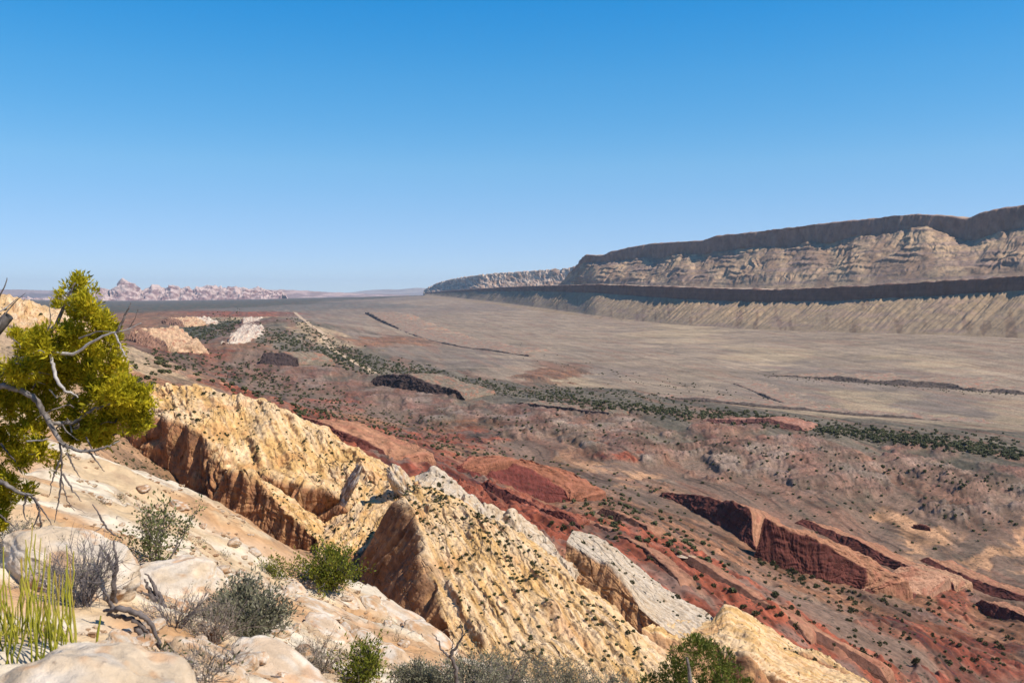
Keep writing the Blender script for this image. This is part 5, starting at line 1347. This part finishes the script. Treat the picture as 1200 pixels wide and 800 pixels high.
jun = conifer('juniper_tree', jb, J, 'yellow green juniper with bare grey limbs at the left edge', M_JUNIPER, 25000, 0.068, seed=4)


def limb(name, pts, radii, mat, k=7, sub=5):
    p = np.array([P(u, v, JD + d) for u, v, d in pts])
    p = catmull(p, len(pts) * sub)
    p = p + RNG.normal(size=p.shape) * 0.004
    m = MB(); m.tube(p, radii, k)
    return m.build(name, mat, jun, jb, smooth=True)


trunk_pts = np.concatenate([[jb - [0, 0, 0.25]], [P(-78, 620, JD), P(-62, 550, JD + .05), P(-45, 490, JD), P(-30, 440, JD), P(-15, 400, JD + .1), P(10, 370, JD + .1)]])
tm = MB(); tm.tube(catmull(trunk_pts, 40), [0.16, 0.12, 0.09, 0.05], 9); tm.build('trunk', M_BARK, jun, jb, smooth=True)
limb('limb', [(-50, 505, 0), (-20, 462, -.05), (2, 452, -.1), (22, 456, -.15), (40, 466, -.2), (48, 478, -.2), (58, 496, -.2), (68, 513, -.2), (80, 525, -.2)], [0.045, 0.036, 0.03, 0.028, 0.026, 0.016], M_BARK)
limb('limb', [(-40, 470, 0), (10, 430, 0), (40, 415, 0), (60, 412, -.2), (85, 415, -.25), (105, 402, -.3), (128, 391, -.35), (150, 386, -.35), (166, 379, -.35)], [0.04, 0.026, 0.02, 0.015, 0.011, 0.004], M_BLEACH)
limb('limb', [(58, 412, -.2), (62, 428, -.3), (66, 445, -.35), (76, 457, -.35), (92, 464, -.3)], [0.01, 0.017, 0.015, 0.006], M_BLEACH)
limb('limb', [(40, 415, 0), (58, 390, 0), (70, 372, 0), (78, 352, 0), (88, 330, 0)], [0.03, 0.022, 0.016, 0.008], M_BARK)
limb('limb', [(60, 495, -.15), (85, 495, 0), (110, 480, 0), (140, 470, 0), (165, 475, 0)], [0.02, 0.016, 0.006], M_BARK)
limb('limb', [(75, 522, -.2), (95, 528, -.2), (112, 527, -.2), (128, 522, -.2), (140, 516, -.1)], [0.018, 0.014, 0.006], M_BARK)
limb('limb', [(-50, 590, 0), (-15, 560, -.1), (8, 568, -.2), (25, 578, -.2), (38, 580, -.2)], [0.045, 0.03, 0.022, 0.012], M_BARK)
limb('limb', [(-40, 440, .1), (-15, 380, .1), (0, 345, 0), (6, 335, 0), (9, 325, 0)], [0.03, 0.014, 0.004], M_DEAD)
limb('dead_twig', [(138, 388, -.35), (142, 378, -.35), (148, 366, -.35), (154, 355, -.35)], [0.014, 0.011, 0.003], M_DEAD, 5)
limb('dead_twig', [(150, 386, -.35), (158, 374, -.35), (162, 362, -.35)], [0.006, 0.002], M_DEAD, 4)
limb('dead_twig', [(135, 390, -.35), (142, 408, -.35), (148, 418, -.35)], [0.011, 0.005], M_BLEACH, 5)
limb('dead_twig', [(72, 352, 0), (66, 344, 0), (62, 336, 0)], [0.006, 0.002], M_DEAD, 4)
for pts in [[(70, 512, -.2), (72, 540, -.2), (72, 560, -.2), (78, 585, -.2), (88, 598, -.2)], [(72, 535, -.2), (62, 560, -.2), (58, 580, -.2)], [(73, 555, -.2), (84, 572, -.2), (96, 588, -.2)], [(72, 560, -.2), (70, 580, -.2), (66, 600, -.2), (64, 612, -.2)], [(78, 530, -.2), (88, 550, -.2), (94, 560, -.2)],
            [(36, 580, -.2), (46, 592, -.2), (56, 606, -.2), (62, 618, -.2)], [(40, 582, -.2), (46, 600, -.2), (38, 618, -.2), (28, 632, -.2)], [(30, 578, -.2), (28, 600, -.2), (32, 615, -.2)], [(45, 595, -.2), (48, 615, -.2), (45, 632, -.2)], [(-5, 600, -.2), (8, 610, -.2), (22, 622, -.2)], [(100, 525, -.2), (112, 538, -.2), (122, 552, -.2)], [(0, 520, 0), (18, 540, -.1), (25, 555, -.1)]]:
    limb('dead_twig', pts, [0.011, 0.008, 0.003], M_DEAD, 5)

for i in range(34):
    u0, v0 = random.uniform(-20, 150), random.uniform(380, 520)
    if u0 > 60 + 0.9 * (v0 - 360): continue
    m = MB(); m.tube(wander(P(u0, v0, JD + random.uniform(-.35, .2)), (random.uniform(-.3, 1), random.uniform(-.6, .2), random.uniform(-.3, .9)), random.uniform(.25, .5), 8, 0.25), [.009, .006, .002], 4)
    m.build('twig', random.choice([M_BARK, M_DEAD, M_BLEACH]), jun, jb, smooth=True)

# yellow green jointed stems at the left edge
tb_ = on_near(40, 762, lo=4.2)
tea = empty('jointed_stem_plant', tuple(tb_), 'clump of upright yellow green jointed stems behind the closest boulder', 'plant')
for i in range(92):
    u = random.uniform(-14, 88); top = random.choice([random.uniform(700, 735), random.uniform(660, 715), random.uniform(640, 700)])
    if i < 10: u, top = [(38, 612), (42, 625), (30, 632), (78, 638), (55, 650), (4, 640), (24, 655), (48, 630), (64, 668), (82, 660)][i]
    d = tb_[1] + random.uniform(-.35, .5)
    p1 = P(u, top, d); p0 = P(u + random.uniform(-16, 16), 760, d); p0[2] = near_z(p0[0:1], p0[1:2])[0] - .05
    pts = np.linspace(p0, p1, 9); pts[1:-1] += RNG.normal(size=(7, 3)) * 0.004 + np.sin(np.linspace(0, math.pi, 7))[:, None] * RNG.normal(size=3) * 0.016
    m = MB(); m.tube(pts, [k_ * random.uniform(0.8, 1.15) for k_ in (0.0042, 0.0050, 0.0038, 0.0048, 0.0038, 0.0044, 0.0026)], 5, np.clip(np.repeat(np.linspace(0, .5, 8) + random.uniform(0, .45), 5), 0, 1))
    m.build('stem', M_TEA, tea, tb_, smooth=True)
ls = on_near(113, 757)
m = MB(); m.tube(np.array([ls, ls + [0.01, 0, .07], ls + [0.03, 0, .17]]), [.006, .008, .004], 5, 0.4)
tag(m.build('lone_stem', M_TEA, None, tuple(ls), smooth=True), 'single short yellow green stem sprouting from bare rock', 'plant')


# dead wood on the slope
def deadwood(name, anchor, lines, label, mat=M_DEAD):
    base = on_near(*anchor)
    root = empty(name, tuple(base), label, 'dead wood')
    for pts, rad in lines:
        p = np.array([P(u, v, base[1] - 0.35 + dd) for u, v, dd in pts])
        p = catmull(p, len(pts) * 5) + 0
        p = p + RNG.normal(size=p.shape) * 0.006
        m = MB(); m.tube(p, rad, 7)
        m.build('branch', mat, root, base, smooth=True)
    return root


deadwood('dead_snag', (135, 705), [([(134, 706, .1), (133, 690, 0), (135, 672, 0), (136, 650, 0), (134, 632, 0)], [.026, .022, .016, .006]), ([(135, 672, 0), (130, 660, .05), (122, 645, .05), (116, 638, 0)], [.018, .014, .004]), ([(133, 668, 0), (126, 656, -.05), (121, 653, -.05)], [.012, .006])],
         'upright forked dead snag beside the long pale boulder')
deadwood('dead_root', (165, 735), [([(122, 716, .1), (140, 712, 0), (158, 718, 0), (172, 724, 0), (180, 740, 0), (188, 755, -.05), (198, 766, -.1)], [.012, .024, .022, .014, .005]), ([(124, 720, .1), (142, 722, .05), (160, 728, 0), (170, 738, 0), (182, 752, 0)], [.01, .018, .016, .006]), ([(160, 735, 0), (168, 744, 0), (178, 748, 0), (192, 764, 0)], [.025, .02, .006]), ([(132, 712, .1), (126, 700, 0), (122, 690, 0)], [.02, .006])],
         'twisted grey dead root running down the rock below the snag')
deadwood('broken_stump', (185, 705), [([(192, 712, .1), (186, 698, 0), (178, 682, 0), (171, 671, 0)], [.028, .026, .018, .006]), ([(184, 702, 0), (174, 690, 0), (169, 678, 0)], [.03, .02, .006]), ([(182, 704, 0), (172, 696, -.05), (162, 692, -.05)], [.025, .015, .004])],
         'splintered brown stump leaning against the long pale boulder')
deadwood('fallen_branches', (285, 775), [([(238, 748, 0), (252, 760, 0), (275, 766, 0), (300, 762, 0), (345, 764, 0)], [.012, .03, .022, .008]), ([(250, 766, 0), (275, 772, -.05), (300, 780, -.05), (318, 786, -.1)], [.018, .016, .012]), ([(290, 758, .05), (302, 751, .05), (312, 755, .05), (319, 765, 0)], [.012, .014, .008]), ([(255, 770, -.1), (280, 782, -.1), (305, 792, -.1)], [.014, .016, .008]), ([(262, 762, 0), (282, 770, -.05), (296, 778, -.05), (310, 776, 0)], [.016, .018, .006]), ([(200, 785, -.3), (222, 778, -.2), (232, 776, -.2)], [.01, .014, .004])],
         'tangle of fallen grey branches lying at the bottom left of centre')
deadwood('dead_branch', (535, 830), [([(538, 815, 0), (533, 780, 0), (528, 768, 0), (537, 755, 0), (542, 742, 0), (539, 727, 0)], [.03, .024, .016, .005]), ([(531, 772, 0), (518, 762, 0), (512, 748, 0), (506, 742, 0)], [.016, .012, .004]), ([(538, 752, 0), (546, 741, 0), (552, 737, 0)], [.012, .004]), ([(528, 768, 0), (531, 752, .05), (530, 745, .05)], [.01, .003]), ([(585, 830, 0), (598, 800, 0), (606, 782, 0), (614, 772, 0)], [.014, .012, .004])],
         'bare dark dead branch rising above the grey shrubs at the bottom')
deadwood('dry_stick', (125, 640), [([(108, 590, .1), (116, 602, .05), (122, 614, 0), (132, 625, 0), (145, 632, 0)], [.006, .016, .014, .008]), ([(122, 614, 0), (116, 620, 0), (110, 622, 0)], [.008, .003])],
         'dark dry stick lying on the slope left of the leafy shrub')


# ------------------------------------------------------------------ small shrubs dotted over the rocks and the valley
def dot_mesh(seed):
    rg = np.random.default_rng(seed)
    m = MB()
    n = 150
    d = rg.normal(size=(n, 3)); d[:, 2] = np.abs(d[:, 2]) * 0.9; d /= np.linalg.norm(d, axis=1, keepdims=True)
    lob = 0.75 + 0.3 * pn(d[:, 0] * 1.6 + seed * 7, d[:, 1] * 1.6, d[:, 2] * 1.6)
    C = d * (rg.uniform(0.3, 1.0, n) ** 0.5 * lob)[:, None] * np.array([0.5, 0.5, 0.72])
    m.leaves(C, d + rg.normal(size=(n, 3)) * 0.7, rg.uniform(0.16, 0.32, n), rg.uniform(0.12, 0.22, n), rg.uniform(0, 1, n))
    V, Q = np.concatenate(m.v), np.concatenate(m.f)
    return quads_mesh('shrub_clump', V, Q, M_DOT, tint=np.concatenate(m.t), smooth=False)


DOTS = [dot_mesh(s) for s in range(6)]


def put_dot(p, s, label, group, name='small_shrub', cat='shrub'):
    o = bpy.data.objects.new(name, DOTS[random.randrange(6)])
    o.location = p; o.scale = (s, s, s * random.uniform(0.75, 1.05)); o.rotation_euler = (0, 0, random.uniform(0, 6.28))
    COL.objects.link(o)
    return tag(o, label, cat, group)


def inside(p, m=10):
    q = p / np.maximum(p[..., 1:2], 1e-3)
    a = q[..., 0]; zz = q[..., 2]
    # to camera axes
    fy = CP - zz * SP; up = SP + zz * CP
    u = 600 + F * a / fy; v = 400 - F * up / fy
    return u, v


def scatter_loft(key, n, smin, smax, label, group, rmin, rmax, seed, clump=0.0, name='small_shrub'):
    c = LOFTS[key]; rg = np.random.default_rng(seed)
    V, N = c.Q, c.N2
    cand = np.argwhere((np.abs(N[..., 2]) > 0.6) & (c.R > rmin) & (c.R < rmax))
    rg.shuffle(cand)
    out = 0
    for i, j in cand:
        p = V[i, j]
        u, v = inside(p)
        if not (-10 < u < 1210 and 300 < v < 805): continue
        if fbm(p[0] / 14, p[1] / 14, seed * 1.0, 2) < clump + rg.uniform(-.25, .25): continue
        put_dot(p - np.array([0, 0, 0.1]), rg.uniform(smin, smax) ** 1.0, label, group, name)
        out += 1
        if out >= n: break


scatter_loft('B', 110, 0.5, 1.25, 'dark round shrub growing on the cream dip slope of the front ridge', 'shrubs on the front ridge', 1.1, 3.0, 3)
scatter_loft('A', 120, 0.6, 1.6, 'dark round shrub growing on the yellow slope of the back ridge', 'shrubs on the back ridge', 1.1, 3.2, 5)
scatter_loft('D', 50, 0.6, 1.4, 'dark round shrub in the rocky dip between the two ridges', 'shrubs between the ridges', 0.2, 3.0, 7)
scatter_loft('C', 14, 0.8, 1.6, 'dark round shrub on top of the white fin', 'shrubs on the white fin', 2.0, 3.2, 9, 0.0)
scatter_loft('W', 36, 0.8, 1.7, 'dark round shrub on the white slab crest', 'shrubs on the white slabs', 0.2, 2.2, 11)
scatter_loft('T2', 14, 0.9, 1.6, 'dark round shrub on the cream rib at the bottom', 'shrubs on the cream rib', 0.2, 2.0, 13)
scatter_loft('E', 30, 1.0, 2.4, 'dark shrub on the pale hill behind the juniper', 'shrubs on the pale hill', 0.2, 2.2, 15)


def scatter_ground(boxes, seed, rmin=260):
    """boxes: (u0, v0, u1, v1 (polygon-ish strip), count, size range) -> points on the terrain"""
    rg = np.random.default_rng(seed)
    pts = []
    for (line, half, n, s0, s1) in boxes:
        ln = np.array(line, float)
        seg = np.concatenate([[0], np.cumsum(np.hypot(*np.diff(ln, axis=0).T))])
        t = rg.uniform(0, seg[-1], n)
        u = np.interp(t, seg, ln[:, 0]) + rg.normal(0, 3, n); v = np.interp(t, seg, ln[:, 1]) + rg.normal(0, half, n)
        for uu, vv in zip(u, v):
            # nearest terrain crossing of this line of sight
            i = np.interp(math.atan2((uu - 600) / F, 1.0), TAZ, np.arange(len(TAZ))); i = int(round(i))
            col = TV[i]
            pu, pv = inside(col)
            ok = np.where((np.hypot(col[:, 0], col[:, 1]) > rmin) & (pv < vv))[0]
            if not len(ok): continue
            p = col[ok[0]].copy()
            pts.append((p, s0 + (s1 - s0) * rg.uniform(0, 1) ** 1.7))
    return pts


near_boxes = [([(640, 600), (760, 640), (860, 690), (960, 740), (1060, 790)], 14, 110, 1.5, 3.6), ([(900, 680), (980, 700), (1080, 700), (1200, 745)], 14, 130, 1.6, 4.4), ([(1000, 740), (1100, 760), (1200, 780)], 18, 90, 1.4, 4.0), ([(880, 655), (950, 680), (1010, 700)], 5, 50, 2.2, 5.0), ([(930, 605), (1000, 632), (1080, 660), (1170, 700)], 5, 40, 2.5, 4.5)]
pts = [(p, s * (0.55 + 0.45 * random.random())) for p, s in scatter_ground(near_boxes, 21)]
pts.sort(key=lambda q: -q[1] / q[0][1])
for p, s in pts[:290]:
    put_dot(p, s, 'dark green shrub on the red and rust ground of the near valley side', 'shrubs on the red valley side', 'valley_shrub')
far_boxes = [
    ([(430, 432), (480, 437), (540, 448), (600, 458), (660, 467), (720, 476), (800, 484), (880, 489), (960, 502), (1050, 513), (1130, 522), (1200, 533)], 4.2, 2500, 1.8, 5.2),
    ([(300, 392), (340, 400), (380, 412), (430, 428)], 7, 500, 4, 7.5), ([(340, 372), (390, 405), (440, 424), (520, 440)], 4, 350, 3, 6),
    ([(200, 400), (240, 388), (280, 376)], 7, 500, 4, 8), ([(950, 500), (1050, 508), (1200, 520)], 5, 170, 2.0, 4.5), ([(640, 455), (720, 462), (820, 470)], 3, 160, 2.5, 4.5),
    ([(340, 480), (440, 490), (520, 495)], 9, 240, 1.8, 3.6), ([(260, 440), (340, 460), (400, 470)], 9, 240, 2, 4.5), ([(560, 490), (700, 505), (850, 525), (1000, 545), (1200, 570)], 9, 240, 1.6, 3.4),
    ([(520, 530), (620, 545), (740, 580), (800, 600)], 12, 140, 1.6, 3.2), ([(820, 560), (960, 590), (1100, 610), (1200, 620)], 16, 90, 1.6, 3.2), ([(893, 440), (980, 446), (1100, 455), (1200, 463)], 2.0, 170, 2.0, 3.6), ([(600, 410), (720, 440), (820, 455), (900, 470)], 4, 90, 2.2, 3.8),
    ([(430, 500), (520, 520), (600, 535)], 10, 160, 1.6, 3.0), ([(180, 415), (260, 430), (330, 445)], 9, 240, 3, 6), ([(660, 570), (760, 615), (860, 665)], 14, 130, 1.6, 3.0), ([(120, 440), (180, 440)], 15, 60, 2, 4)]
pts = scatter_ground(far_boxes, 33) + pts[290:]
rg = np.random.default_rng(5)
for key, n, rmin in (('B', 420, 1.05), ('A', 480, 1.05), ('A2', 120, 0.9), ('D', 200, 0.1), ('C', 30, 2.0), ('W', 90, 0.2), ('T2', 60, 0.1), ('E', 260, 0.1), ('S', 30, 2.0)):
    c = LOFTS[key]
    ij = np.argwhere((np.abs(c.N2[..., 2]) > 0.55) & (c.R > rmin) & (c.R < 3.4)); rg.shuffle(ij)
    k_ = 0
    for i, j in ij:
        p = c.Q[i, j]
        if fbm(p[0] / 11, p[1] / 11, 77.0, 2) < rg.uniform(-.35, .35): continue
        pts.append((p.copy(), float(rg.uniform(0.25, 0.7)))); k_ += 1
        if k_ >= n: break
for p, s_ in scatter_ground([([(130, 535), (180, 560), (235, 600)], 16, 260, 0.3, 0.9), ([(380, 660), (430, 690)], 14, 160, 0.4, 1.2)], 55, 120): pts.append((p, s_))
big = MB()
SV, SQ = [], []
for s in range(5):
    V, Q = cubesphere(4)
    V = V * (1 + 0.35 * rg.normal(size=(len(V), 1)).clip(-1, 1)) * np.array([0.5, 0.5, 0.45]) + np.array([0, 0, 0.28])
    SV.append(V); SQ.append(Q)
for p, s in pts:
    k = rg.integers(0, 5); a = rg.uniform(0, 6.28); ca, sa = math.cos(a), math.sin(a)
    V = SV[k] * s * np.array([1, 1, rg.uniform(.7, 1.0)])
    V = np.stack([V[:, 0] * ca - V[:, 1] * sa, V[:, 0] * sa + V[:, 1] * ca, V[:, 2]], -1) + p
    big.add(V, SQ[k], rg.uniform(0, 1, len(SQ[k])))
struct(big.build('scrub', M_DOT), 'stuff')

# ------------------------------------------------------------------ air
hm = bpy.data.materials.new('haze_air'); hm.use_nodes = True
nt = hm.node_tree; nt.nodes.clear()
ho = nt.nodes.new('ShaderNodeOutputMaterial'); hv = nt.nodes.new('ShaderNodeVolumePrincipled')
hv.inputs['Color'].default_value = (0.80, 0.88, 1.0, 1)
hv.inputs['Density'].default_value = 0.000017
hv.inputs['Anisotropy'].default_value = 0.2
nt.links.new(hv.outputs[0], ho.inputs['Volume'])
zlo = float(TV[..., 2].min()) - 160
zhi = 760.0
h = 46000.0
V = np.array([[x, y, z] for z in (zlo, zhi) for y in (-h, h) for x in (-h, h)])
Q = np.array([[0, 2, 3, 1], [4, 5, 7, 6], [0, 1, 5, 4], [2, 6, 7, 3], [0, 4, 6, 2], [1, 3, 7, 5]])
hz = link('haze', quads_mesh('haze', V, Q, hm, smooth=False))
struct(hz, 'stuff')
